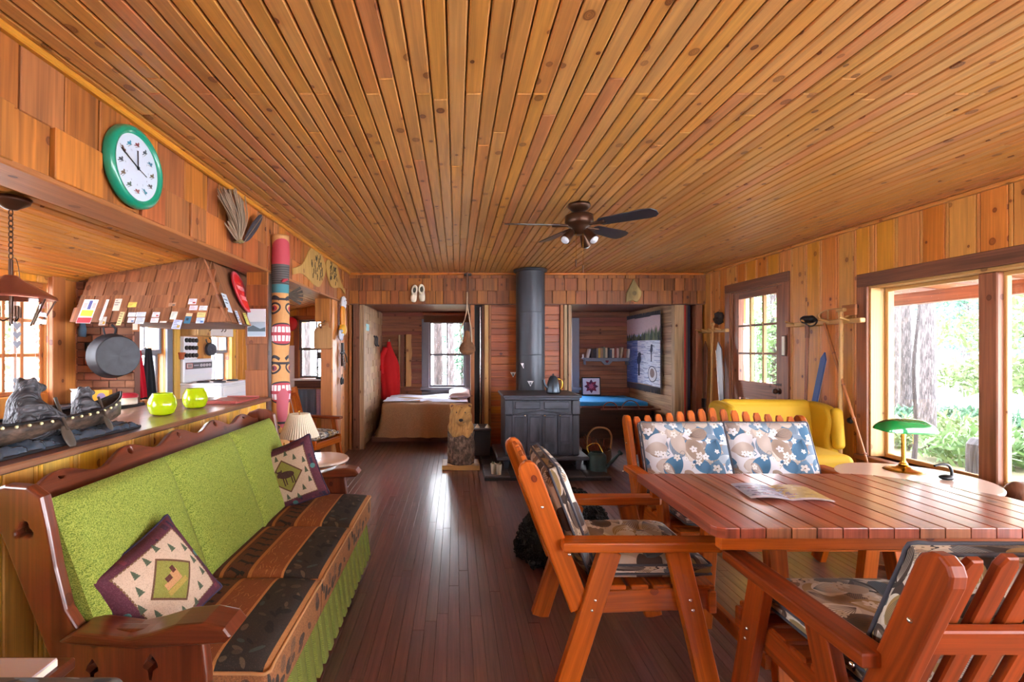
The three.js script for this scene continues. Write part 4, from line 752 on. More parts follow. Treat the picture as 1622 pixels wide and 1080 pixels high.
// papers pinned on the hood: [x0,y0,x1,y1 in the photograph, colour, print cell, what]
T.paper = ctex(512, 512, (x, w, h) => {
  x.fillStyle = '#fff'; x.fillRect(0, 0, w, h);
  for (let r = 0; r < 4; r++) for (let c = 0; c < 4; c++) { const ox = c * 128, oy = r * 128, k = r * 4 + c;
    if (k === 0) { x.fillStyle = '#c8202c'; x.fillRect(ox + 4, oy + 96, 120, 28); x.fillStyle = '#e2b930'; x.fillRect(ox + 14, oy + 58, 104, 32); x.fillStyle = '#4a5088'; x.fillRect(ox + 52, oy + 8, 30, 46); x.fillStyle = '#c9a8a8'; x.fillRect(ox + 10, oy + 20, 34, 30); x.fillRect(ox + 88, oy + 20, 30, 30); }
    else if (k === 1) { x.fillStyle = '#a9bccb'; x.fillRect(ox, oy, 128, 128); x.fillStyle = '#dfe8ee'; x.fillRect(ox, oy, 128, 60); x.fillStyle = '#56636c'; x.beginPath(); x.moveTo(ox, oy + 88); x.lineTo(ox + 40, oy + 76); x.lineTo(ox + 90, oy + 92); x.lineTo(ox + 128, oy + 84); x.lineTo(ox + 128, oy + 104); x.lineTo(ox, oy + 104); x.fill(); }
    else if (k === 2) { x.fillStyle = '#c03a44'; for (const q of [[20, 90], [60, 98], [92, 90]]) { x.beginPath(); x.moveTo(ox + q[0], oy + q[1]); x.lineTo(ox + q[0] + 12, oy + q[1] + 12); x.lineTo(ox + q[0] + 24, oy + q[1]); x.lineTo(ox + q[0] + 12, oy + q[1] + 20); x.fill(); } x.fillStyle = '#888'; for (let i = 0; i < 5; i++) x.fillRect(ox + 16, oy + 16 + i * 12, R(40, 96), 3); }
    else if (k === 3) { x.fillStyle = '#2f6480'; x.fillRect(ox, oy + 40, 128, 88); x.fillStyle = '#d9b48a'; x.fillRect(ox, oy, 128, 40); x.fillStyle = '#234'; x.fillRect(ox + 30, oy + 60, 50, 30); }
    else { x.fillStyle = pick(['#eee', '#f4f1e6', '#e6ecf6']); x.fillRect(ox, oy, 128, 128); x.fillStyle = pick(['#6a7486', '#556', '#7a6a70']); const n = 3 + k % 4; for (let i = 0; i < n; i++) x.fillRect(ox + 14, oy + 18 + i * 22, R(40, 100), 6); if (k % 3 === 0) { x.fillStyle = pick(['#5a86b8', '#b85a5a', '#caa84a']); x.fillRect(ox + 70, oy + 70, 44, 40); } } }
});
const paperMat = new Map(), pm = (c) => { if (!paperMat.has(c)) paperMat.set(c, mat(c, .75, { map: T.paper })); return paperMat.get(c); };
function paperGeo(w, h, cell) { const g = new THREE.BoxGeometry(w, h, .0015), uv = g.attributes.uv, c = cell % 4, r = Math.floor(cell / 4); for (let i = 0; i < uv.count; i++) uv.setXY(i, (c + .02 + .96 * uv.getX(i)) / 4, 1 - (r + 1 - .02 - .96 * uv.getY(i)) / 4); return g; }
const Z = (x, y) => [120 + x / 5.407, 460 + y / 5.407];
[[25, 60, 215, 275, '#ffffff', 0, 'large red, yellow and white calendar sheet', -.03], [222, 60, 305, 250, '#f2e0dc', 2, 'tall pale notice with red marks', -.03], [330, 58, 420, 168, '#e6d6bc', 4, 'cream notepaper beside the tall notice', .02], [462, 90, 545, 135, '#e8cc60', 5, 'yellow card standing alone high on the hood', .02], [212, 215, 290, 290, '#e8dcc8', 6, 'cream card tucked under the tall notice', .05], [365, 170, 440, 290, '#d8c896', 7, 'tan folded card below the cream notepaper', -.03], [462, 178, 535, 215, '#dfe4ee', 8, 'pale blue card, left of the overlapping pair', .0], [458, 222, 528, 266, '#eadbd2', 9, 'pinkish card under the left pale blue card', 0], [530, 175, 622, 215, '#dce6f2', 10, 'pale blue card with dark line, upper of a pair', .02], [522, 218, 614, 278, '#d2dcf0', 11, 'pale blue card below the one with dark line', -.02], [668, 175, 740, 218, '#ece6e4', 12, 'white card in the middle of the lower row, upper one', -.02], [655, 225, 730, 266, '#e6dee0', 13, 'white card in the middle of the lower row, lower one', 0], [735, 252, 795, 266, '#f0e8e0', 14, 'thin white strip at the hood edge', 0], [805, 98, 872, 128, '#c89878', 15, 'small tan slip in the upper middle of the hood', .1], [976, 60, 1055, 110, '#f0dede', 12, 'small pink-white card high on the right', 0], [985, 118, 1062, 160, '#e8d4e0', 13, 'small lilac card under the pink-white one', 0], [1068, 120, 1145, 162, '#e4e6ec', 14, 'small white card right of the lilac one', 0], [820, 170, 890, 240, '#e6e2dc', 5, 'off-white square note above the lilac sheet', -.04], [835, 240, 930, 320, '#c9cdf0', 6, 'lilac sheet hanging below the hood edge', -.07], [940, 182, 1015, 275, '#ffffff', 3, 'dark blue picture postcard on the hood', -.04], [1050, 176, 1130, 220, '#e2cc84', 8, 'yellowish card above a pale blue one at right', .0], [1040, 222, 1120, 272, '#ccd8ec', 9, 'pale blue card under the yellowish one at right', .0]].forEach(([x0, y0, x1, y1, c, cell, what, a]) => {
  const A = onHood(...Z(x0, y0)), B = onHood(...Z(x1, y1)), w = Math.abs(B.x - A.x), h = Math.hypot(A.y - B.y, A.z - B.z), m = A.add(B).multiplyScalar(.5).add(hoodPlane.n.clone().multiplyScalar(cell === 15 ? .0165 : .022));
  const o = single('pinned_paper', what, 'paper', paperGeo(w, h, cell), pm(c), [m.x, m.y, m.z], [-Math.atan(.43), 0, a], 'papers pinned on the hood');
});
// papers on the flank and the landscape picture on the post
[[353, 482, .10, .13, '#d4dce0', 4, 'narrow white slip beside the red sign'], [371, 505, .06, .10, '#d6dcec', 6, 'white slip low on the hood flank'], [384, 507, .07, .09, '#d8d468', 5, 'yellow-green slip low on the hood flank']].forEach(([px, py, w, h, c, cell, l]) => { const m = single('pinned_paper', l, 'paper', paperGeo(w, h, cell), pm(c), flank(px, py, .028).toArray(), [0, 0, 0], 'papers pinned on the hood'); faceFlank(m); });
{ const p = atD(406, 511, 3.62), o = thing('landscape_print', 'blue lake landscape print pinned on the shingled post', 'picture', p); part('sheet', paperGeo(.135, .205, 1), pm('#ffffff'), o, [0, 0, -.002]); part('border', box(-.07, .07, -.106, .106, -.006, -.003, .001), M.white, o); }
// hanging pans
function pan(label, p, r, d, turn, hl, m) {
  const o = thing('hanging_pan', label, 'pan', p, turn, 'hanging pans');
  part('pan_body', rot(lathe([[0, d], [r * .84, d], [r * .88, d * .92], [r, 0], [r * .97, 0], [r * .84, d * .85], [0, d * .88]], 44), PI / 2), m, o);
  part('handle', tube([[.01, r * .95, .01], [.02, r + hl * .5, .0], [.0, r + hl, -.01]], .007, 16, 8), m, o); part('pour_handle', tube([[-.045, r * .9, .01], [-.05, r + hl * .4, 0], [-.05, r + hl * .7, 0]], .006, 12, 8), m, o);
}
pan('big black iron pan hanging in front of the brick chimney', [-2.30, 1.325, -3.17], .15, .10, 1.0, .06, mat('#3c3b42', .5, { map: T.noise, metalness: .3 }));
pan('small black pan hanging by the kitchen cupboard', [-2.56, 1.37, -4.93], .07, .03, 1.3, .05, M.iron);
// ================= WHITE STOVE, CUPBOARD, THINGS ON THE WALL =================
{
  const o = thing('white_kitchen_stove', 'white enamel kitchen stove with tall control panel', 'stove', [-2.38, 0, -4.70]);
  part('body', box(-.21, .185, 0, 1.03, -.27, .27, .012), M.enamel, o); part('cooktop', box(-.215, .195, 1.03, 1.05, -.275, .275, .006), M.enamel, o);
  part('control_panel', box(-.21, -.165, 1.05, 1.275, -.26, .265, .012), M.enamel, o);
  T.panel = ctex(256, 96, (x, w, h) => { x.fillStyle = '#dfe2ea'; x.fillRect(0, 0, w, h); x.fillStyle = '#44474f'; x.fillRect(4, 10, w - 8, 46); x.fillStyle = '#c9b8b4'; x.fillRect(12, 14, 56, 38); x.strokeStyle = '#a03a36'; x.lineWidth = 4; x.strokeRect(14, 16, 52, 34); x.fillStyle = '#333'; x.fillRect(30, 22, 8, 22); x.fillRect(46, 22, 8, 22); x.fillStyle = '#aab'; x.fillRect(78, 28, 46, 8); for (let i = 0; i < 4; i++) { x.fillStyle = '#e8e8ee'; x.beginPath(); x.arc(146 + i * 28, 33, 11, 0, 6.3); x.fill(); x.fillStyle = '#444'; x.fillRect(143 + i * 28, 24, 6, 18); } });
  part('dial_strip', mv(rot(new THREE.PlaneGeometry(.50, .13), 0, PI / 2), -.1645, 1.19, .0), mat('#ffffff', .35, { map: T.panel }), o);
  part('oven_door', box(.185, .2, .35, .90, -.25, .25, .006), M.enamel, o); part('door_handle', rod([.215, .86, -.2], [.215, .86, .2], .009), M.chrome, o); part('drawer', box(.185, .198, .93, 1.01, -.25, .25, .004), M.enamel, o);
  for (const [a, b] of [[-.06, -.13], [-.06, .13], [.1, -.13], [.1, .13]]) part('burner', mv(new THREE.TorusGeometry(.05, .007, 8, 28).rotateX(PI / 2), a, 1.056, b), M.iron, o);
  const c = thing('wall_cupboard', 'pale kitchen wall cupboard above the white stove', 'cupboard', [-2.607, 0, -4.82]);
  part('carcass', box(0, .16, 1.50, 1.80, -.36, .36, .003), M.jamb, c); for (const [a, b] of [[-.355, -.12], [-.115, .115], [.12, .355]]) { const d = part('cupboard_door', box(.16, .175, 1.505, 1.795, a, b, .004), a > .1 ? M.jamb : mat('#d8cfc8', .5), c); part('handle', tube([[.178, 1.55, a < -.2 ? b - .03 : a + .03], [.195, 1.57, a < -.2 ? b - .03 : a + .03], [.178, 1.60, a < -.2 ? b - .03 : a + .03]], .004, 12, 6), M.bronze, d); }
  const s = thing('spice_rack', 'white spice rack with twelve dark jars above the stove', 'rack', [-2.60, 1.275, -4.56]); part('frame', [box(0, .05, 0, .215, -.115, .115, .004)], M.white, s);
  for (let i = 0; i < 4; i++) for (let j = 0; j < 3; j++) part('jar', mv(rot(new THREE.CylinderGeometry(.021, .021, .03, 12), 0, 0, PI / 2), .05, .036 + j * .072, -.085 + i * .057), M.black, s);
  const p = thing('clay_pot', 'small terracotta pot beside the spice rack', 'pot', [-2.56, 1.275, -4.42]); part('pot', lathe([[0, 0], [.02, 0], [.028, .05], [.032, .05], [.032, .065], [.026, .065], [.02, .01], [0, .01]], 18), mat('#b5603c', .8), p);
}
// red cloth and dark jacket by the kitchen window
{
  const cl = (name, label, p, w, h, m) => { const o = thing(name, label, 'cloth', p, 1.2); part('cloth', surf((u, v) => { const x = (u - .5) * w * (.35 + .65 * (1 - v)); return [x, -h + h * v, .02 + .018 * Math.sin(u * 19 + v * 2) * (1 - v * .6)]; }, 40, 10), m, o); part('hook', rod([0, 0, -.03], [0, .01, .02], .005), M.bronze, o); };
  cl('hanging_towel', 'red towel hanging beside the kitchen window', [-2.56, 1.36, -3.78], .17, .38, mat('#c8142c', .9, { side: THREE.DoubleSide }));
  cl('dark_scarf', 'dark patterned scarf hanging right of the red towel', [-2.55, 1.38, -3.90], .15, .42, mat('#33383e', .9, { map: T.weave, side: THREE.DoubleSide }));
  const w = thing('paper_ornament', 'small framed ornament on the chimney edge by the window', 'ornament', [-2.19, 1.49, -3.24]); part('frame', box(-.02, .03, 0, .09, 0, .012, .003), M.post, w); part('picture', box(-.012, .022, .012, .078, .012, .014, .001), M.cream, w);
}
// boxes and tins on the cook top
{
  const b = thing('cereal_box', 'yellow box with a round picture on the cook top', 'box', [-2.32, 1.018, -3.10], .15); part('carton', box(-.055, .055, 0, .085, -.02, .02, .002), mat('#d9a31c', .5), b); part('label', mv(new THREE.CircleGeometry(.026, 20), .01, .042, .0206), mat('#8a78a0', .5), b);
  const w = thing('white_carton', 'pale blue-white carton left of the yellow box', 'box', [-2.44, 1.018, -3.08], -.2); part('carton', box(-.045, .045, 0, .075, -.03, .03, .002), mat('#cfdbe6', .5), w); part('flap', mv(rot(cbox(.085, .03, .002, .0005), .7), 0, .085, .028), mat('#e4ecf2', .5), w);
  const c = thing('cake_tin', 'white round tin with red lid on the cook top', 'tin', [-2.12, 1.014, -3.06]); part('tin', lathe([[0, 0], [.052, 0], [.054, .005], [.054, .05], [0, .05]], 30), mat('#eadfcb', .4), c); part('lid', lathe([[.058, .045], [.058, .062], [.04, .072], [0, .075]], 30), mat('#b82234', .5), c);
  const g = thing('green_pouch', 'small dark and green pouch between the boxes and the tin', 'pouch', [-2.215, 1.014, -3.03]); part('pouch', rough(new THREE.SphereGeometry(.035, 16, 12).scale(1.1, .7, .9), .006, 40), mat('#3a4a3c', .8), g, [0, .022, 0]);
  const e = thing('light_switch', 'black switch plate on the brick chimney', 'switch', [-2.49, 1.385, -3.235]); part('plate', box(-.04, .04, -.03, .03, 0, .012, .004), M.black, e); part('dial', mv(rot(new THREE.CylinderGeometry(.012, .012, .01, 16), PI / 2), .0, 0, .016), M.chrome, e);
  const bb = thing('blue_tassel', 'blue woven tassel hanging on the chimney corner', 'tassel', [-2.545, 1.50, -3.225]); part('tassel', rough(lathe([[0, -.04], [.02, -.045], [.026, 0], [.014, .05], [0, .06]], 16), .004, 60), mat('#5f7f98', .9, { map: T.weave }), bb);
  const kn = thing('candle_stand', 'small copper twig stand on the counter beside the canoe', 'stand', [-2.02, 1.0, -2.35]); part('cup', lathe([[0, 0], [.03, 0], [.02, .02], [.024, .06], [.0, .06]], 16), mat('#a4563a', .4, { metalness: .4 }), kn); part('twig', [rod([-.03, .085, 0], [.04, .07, .01], .004), rod([0, .055, 0], [.005, .08, 0], .006)], mat('#e0b8a0', .6), kn);
  const rd = thing('red_tray', 'dull red tray lying on the counter end by the post', 'tray', [-1.60, 1.0, -3.38]); part('tray', box(-.12, .12, 0, .012, -.19, .19, .004), mat('#a8504a', .5), rd); part('rim', [box(-.12, .12, .012, .02, -.19, -.18, .002), box(-.12, .12, .012, .02, .18, .19, .002)], mat('#b86058', .5), rd);
}
// hearts in the glazed kitchen door
const heart = (s) => ext(shape([[0, -1], [.9, -.05], [1, .45], [.7, .8], [.3, .78], [0, .45], [-.3, .78], [-.7, .8], [-1, .45], [-.9, -.05]].map(([a, b]) => [a * s, b * s])), .004, .001);
[[2.957, [1.575, 1.53, 1.48, 1.43, 1.385, 1.29, 1.25, 1.175, 1.13], '#f3f1f4', 'string of white hearts in the dark door pane'], [2.83, [1.57, 1.51, 1.455, 1.40, 1.18, 1.14], '#8f97a6', 'string of grey hearts in the bright door pane']].forEach(([D, ys, c, l]) => {
  const o = thing('heart_garland', l, 'garland', [XK + .012, 0, -D], PI / 2, 'heart garlands'); for (const y of ys) part('heart', heart(.026), mat(c, .7), o, [0, y, -.03]); part('thread', rod([0, 1.1, -.03], [0, 1.64, -.03], .001), M.white, o);
});
{ const s = single('outdoor_shutter', 'dark grey shutter outside the kitchen door panes', 'shutter', box(-2.84, -2.82, 1.0, 1.9, -3.2, -3.02, .002), M.grey); }
// pendant lamp
{
  const o = thing('pendant_lamp', 'copper pendant lantern hanging on a chain at the left edge', 'lamp', [-1.81, 0, -1.926]);
  part('canopy', lathe([[0, 1.935], [.02, 1.938], [.06, 1.965], [.068, 1.985], [0, 1.985]], 28), M.bronze, o);
  for (let i = 0; i < 9; i++) part('chain_link', mv(new THREE.TorusGeometry(.012, .0025, 6, 14).scale(.7, 1.15, 1).rotateY(i % 2 ? PI / 2 : 0), 0, 1.925 - i * .022, 0), M.bronze, o);
  part('stem', rod([0, 1.735, 0], [0, 1.66, 0], .008), M.bronze, o); part('wire', tube([[.01, 1.74, 0], [.03, 1.735, .01], [.04, 1.70, .01], [.04, 1.66, .005]], .0015, 20, 5), M.bronze, o);
  part('shade', lathe([[.02, 1.67], [.035, 1.655], [.145, 1.59], [.15, 1.575], [.143, 1.578], [.03, 1.645], [.016, 1.66]], 8), mat('#9a5a48', .3, { metalness: .6, side: THREE.DoubleSide }), o);
  for (let k = 0; k < 8; k++) { const a = (k + .5) / 8 * 2 * PI; part('glass_pane', mv(rot(new THREE.PlaneGeometry(.09, .1), .12, PI / 2 - a, 0), .105 * Math.cos(a), 1.525, .105 * Math.sin(a)), M.glass, o); part('glazing_bar', rod([.14 * Math.cos(k / 8 * 2 * PI), 1.575, .14 * Math.sin(k / 8 * 2 * PI)], [.09 * Math.cos(k / 8 * 2 * PI), 1.47, .09 * Math.sin(k / 8 * 2 * PI)], .0035), M.bronze, o); }
  for (let k = 0; k < 3; k++) { const a = k * 2.09 + .4; part('candle_socket', rod([.04 * Math.cos(a), 1.50, .04 * Math.sin(a)], [.04 * Math.cos(a), 1.545, .04 * Math.sin(a)], .01), M.bronze, o); part('arm', tube([[0, 1.5, 0], [.025 * Math.cos(a), 1.485, .025 * Math.sin(a)], [.04 * Math.cos(a), 1.5, .04 * Math.sin(a)]], .003, 12, 5), M.bronze, o); }
  part('centre_rod', rod([0, 1.66, 0], [0, 1.48, 0], .005), M.bronze, o);
}
// ================= THINGS ON THE LEFT BEAM =================
const bx = XL + .018;
{ // clock
  T.clock = ctex(512, 512, (x, w, h) => {
    x.fillStyle = '#e4eaf2'; x.fillRect(0, 0, w, h); const cols = ['#8a3a3a', '#4a5560', '#3f7f9a', '#7a6a4a', '#555', '#3a8a9a', '#a05a5a', '#5a6a5a', '#77604a', '#44505a', '#6a4a3a', '#2f8fa8'];
    for (let i = 0; i < 12; i++) { const a = i / 12 * 2 * PI - PI / 2, px = 256 + 185 * Math.cos(a), py = 256 + 185 * Math.sin(a); x.fillStyle = cols[i]; x.save(); x.translate(px, py); x.rotate(R(-.8, .8)); x.beginPath(); x.ellipse(0, 0, 24, 11, .4, 0, 6.3); x.fill(); x.beginPath(); x.arc(20, -9, 9, 0, 6.3); x.fill(); x.fillRect(-40, 2, 26, 6); x.strokeStyle = '#6a5a4a'; x.lineWidth = 3; x.beginPath(); x.moveTo(-30, 20); x.lineTo(30, 14); x.stroke(); x.restore(); }
    x.fillStyle = '#778'; x.font = '20px sans-serif'; x.textAlign = 'center'; for (let i = 0; i < 12; i++) { const a = i / 12 * 2 * PI - PI / 2; x.fillText(String(i || 12), 256 + 135 * Math.cos(a), 263 + 135 * Math.sin(a)); }
  });
  const p = onX(213, 266, -1.42), o = thing('wall_clock', 'round green-rimmed bird clock on the left beam', 'clock', [bx, p[1], p[2]], PI / 2);
  part('case', rot(lathe([[0, .0], [.17, 0], [.178, .012], [.175, .035], [.160, .046], [.148, .044], [.14, .03], [0, .03]], 64), PI / 2), mat('#0f8a6a', .3, { clearcoat: .5 }), o);
  part('dial', mv(new THREE.CircleGeometry(.141, 64), 0, 0, .0315), mat('#dde2ea', .35, { map: T.clock }), o);
  const hand = (L, w, a) => mv(rot(mv(cbox(w, L, .002, .0005), 0, L * .38, 0), 0, 0, a), 0, 0, .036);
  part('minute_hand', hand(.13, .005, 1.15), M.black, o); part('hour_hand', hand(.085, .006, .02), M.black, o); part('second_hand', hand(.07, .003, -1.9), M.dark, o); part('hub', mv(rot(new THREE.CylinderGeometry(.006, .006, .006, 12), PI / 2), 0, 0, .037), M.black, o);
}
{ // bundle of twigs and feather
  const p = onX(366, 385, XL), o = thing('twig_fan', 'woven twig fan with a dark feather on the left beam', 'wall ornament', [bx + .01, p[1], p[2]], PI / 2);
  const tw = []; for (let i = 0; i < 46; i++) { const a = 1.38 + i / 45 * 1.15 + R(-.03, .03), L = R(.26, .31) + .08 * i / 45, z = R(.0, .05); tw.push(tube([[0, 0, .01 + z * .4], [Math.cos(a) * L * .5 + R(-.008, .008), Math.sin(a) * L * .5, .02 + z], [Math.cos(a) * L, Math.sin(a) * L, z + R(0, .02)]], R(.003, .0052), 8, 5)); }
  for (let i = 0; i < 12; i++) { const a = 2.75 + R(-.2, .35), L = R(.14, .24); tw.push(tube([[0, .01, .02], [Math.cos(a) * L * .6, Math.sin(a) * L * .6, .05], [Math.cos(a - .25) * L, Math.sin(a - .25) * L, .03]], .0035, 8, 5)); }
  const t = part('twig_bundle', tw, M.twig, o); t.userData.kind = 'stuff';
  part('binding', rough(new THREE.TorusGeometry(.022, .011, 8, 20).rotateX(PI / 2), .004, 90), mat('#8a7448', .8), o, [0, .012, .02]);
  const fe = ext(shape([[0, 0], [.03, .09], [.036, .25], [.022, .36], [0, .39], [-.024, .36], [-.034, .22], [-.024, .09]], [], true), .006, .002); part('feather', rot(fe, 0, 0, -.86), mat('#4a4550', .7, { map: T.weave }), o, [.02, .01, .04]); part('quill', rot(mv(cbox(.005, .39, .005, .001), 0, .19, 0), 0, 0, -.86), M.twig, o, [.02, .01, .046]);
}
{ // paddled fish decoys
  const fish = (label, px0, py0, px1, py1, flip) => {
    const a = onX(px0, py0, XL), b = onX(px1, py1, XL), L = Math.hypot(a[2] - b[2], a[1] - b[1]), ang = Math.atan2(b[1] - a[1], -(b[2] - a[2])), o = thing('carved_fish', label, 'wall ornament', [bx, (a[1] + b[1]) / 2, (a[2] + b[2]) / 2], PI / 2, 'carved wooden fish on the beam');
    const sc = L / .5, pts = [[-.25, .012], [-.12, .03], [-.02, .085], [.08, .115], [.16, .09], [.22, .04], [.25, 0], [.2, -.045], [.12, -.085], [.03, -.07], [-.06, -.035], [-.14, -.012], [-.25, -.012]].map(([x, y]) => [x * sc * (flip ? -1 : 1), y * sc]);
    const bd = part('plaque', ext(shape(flip ? pts.reverse() : pts, [], true), .014, .004), mat('#d0a35a', .6, { map: T.pine }), o, [0, 0, 0], [0, 0, ang]);
    const f = []; for (let i = 0; i < 26; i++) { const x = R(-.0, .17) * sc * (flip ? -1 : 1), y = R(-.05, .06) * sc; f.push(mv(rot(cbox(.008, .05, .006, .002), 0, 0, R(-.7, .2)), x, y, .018)); } const q = part('dark_moss', f, mat('#4a4238', .9), bd); q.userData.kind = 'stuff';
  };
  fish('golden fish-shaped board nearer the totem pole', 459, 430, 512, 425, false);
  fish('golden fish-shaped board nearer the back corner', 512, 418, 543, 463, true);
}
// totem pole beside the shingled post
{
  const x0 = -1.40, D0 = 3.88, o = thing('totem_pole', 'tall carved totem pole painted with red and black faces', 'totem pole', [-1.378, 0, -3.72]);
  T.totem = ctex(512, 2048, (x, w, h) => {
    x.fillStyle = '#c9935a'; x.fillRect(0, 0, w, h); const cx = w / 2;
    for (let i = 0; i < 4000; i++) { x.fillStyle = 'rgba(120,70,30,.10)'; x.fillRect(R(0, w), R(0, h), 2, R(10, 60)); }
    const eye = (y, c) => { for (const s of [-1, 1]) { x.strokeStyle = '#2f2c34'; x.lineWidth = 14; x.fillStyle = '#dba66a'; x.beginPath(); x.ellipse(cx + s * 84, y, 60, 34, s * .2, 0, 6.3); x.fill(); x.stroke(); x.fillStyle = c; x.beginPath(); x.ellipse(cx + s * 82, y, 34, 20, 0, 0, 6.3); x.fill(); x.fillStyle = '#2a2030'; x.beginPath(); x.arc(cx + s * 86, y, 12, 0, 6.3); x.fill(); x.lineWidth = 22; x.beginPath(); x.moveTo(cx + s * 30, y - 62); x.quadraticCurveTo(cx + s * 110, y - 110, cx + s * 170, y - 40); x.stroke(); } };
    const mouth = (y, k) => { x.fillStyle = '#b03a48'; x.strokeStyle = '#2f2c34'; x.lineWidth = 10; x.beginPath(); x.ellipse(cx, y, 150, 74, 0, 0, 6.3); x.fill(); x.stroke(); x.fillStyle = '#efe6ea'; for (let i = -4; i <= 4; i++) { x.fillRect(cx + i * 30 - 11, y - 52, 22, 40); x.fillRect(cx + i * 30 - 11, y + 10, 22, 40); } if (k) { x.fillStyle = '#b85a68'; x.beginPath(); x.ellipse(cx, y + 110, 56, 140, 0, 0, 6.3); x.fill(); } };
    x.fillStyle = '#b8404c'; x.beginPath(); x.ellipse(cx, 150, 140, 120, 0, 0, 6.3); x.fill(); x.fillStyle = '#55504e'; x.fillRect(60, 210, 390, 140); x.strokeStyle = '#332e2c'; x.lineWidth = 6; for (let i = 0; i < 8; i++) { x.beginPath(); x.moveTo(60, 220 + i * 18); x.lineTo(450, 240 + i * 14); x.stroke(); } x.fillStyle = '#3f7f88'; x.fillRect(40, 350, 430, 60);
    eye(520, '#b03a48'); mouth(700, 0); eye(940, '#8a3a4a'); mouth(1110, 1); x.strokeStyle = '#2f2c34'; x.lineWidth = 16; for (const yy of [430, 880, 1300, 1560]) { x.beginPath(); x.moveTo(0, yy); x.quadraticCurveTo(cx, yy + 50, w, yy); x.stroke(); } eye(1420, '#c85a6a'); mouth(1590, 0); eye(1790, '#a03a48'); x.fillStyle = '#3f5f88'; for (let i = 0; i < 6; i++) x.fillRect(0, 1900 + i * 24, w, 12);
  });
  const rings = [], N = 36, levels = 120; for (let j = 0; j <= levels; j++) { const v = j / levels, y = 2.26 * v, k = (1 - v) * 2048; const bump = (c, s, a) => a * Math.exp(-(((k - c) / s) ** 2)); const r0 = .066 + bump(150, 90, .012) + bump(700, 70, .02) + bump(1110, 90, .022) + bump(1590, 80, .022) + bump(520, 60, .01) + bump(940, 60, .012) + bump(1420, 60, .012) + bump(1790, 70, .014) - bump(860, 30, .012) - bump(1330, 30, .012) - bump(430, 24, .012); rings.push(Array.from({ length: N }, (_, i) => { const a = -i / N * 2 * PI - PI / 2, f = Math.max(0, -Math.cos(a + PI / 2)); const r = .064 + (r0 - .064) * (.25 + .75 * f); return [r * Math.cos(a), y, -r * Math.sin(a) * 1 ]; })); }
  const g = loft(rings, true, true, 1, 1); part('carved_pole', g, mat('#ffffff', .7, { map: T.totem }), o, [0, 0, 0], [0, PI + .62, 0]);
  part('beak', rough(new THREE.ConeGeometry(.026, .08, 14).rotateX(PI / 2 + .4), .002, 60), mat('#b03a48', .6), o, [.04, 1.9, .05]);
  for (const y of [.70]) part('brow', tube([[-.02, y - .005, .078], [.045, y + .02, .066], [.078, y - .005, .015]], .008, 16, 8), mat('#34313a', .7), o);
  const f = thing('dream_fan', 'grey feather fan sticking out beside the totem pole', 'wall ornament', [-1.355, 1.80, -3.80], .3); for (let i = 0; i < 5; i++) part('feather', rot(mv(cbox(.022, .13, .004, .002), 0, .06, 0), 0, 0, -1.0 - i * .28), mat('#6a5a4c', .8, { map: T.weave }), f, [.0, 0, i * .004]);
}
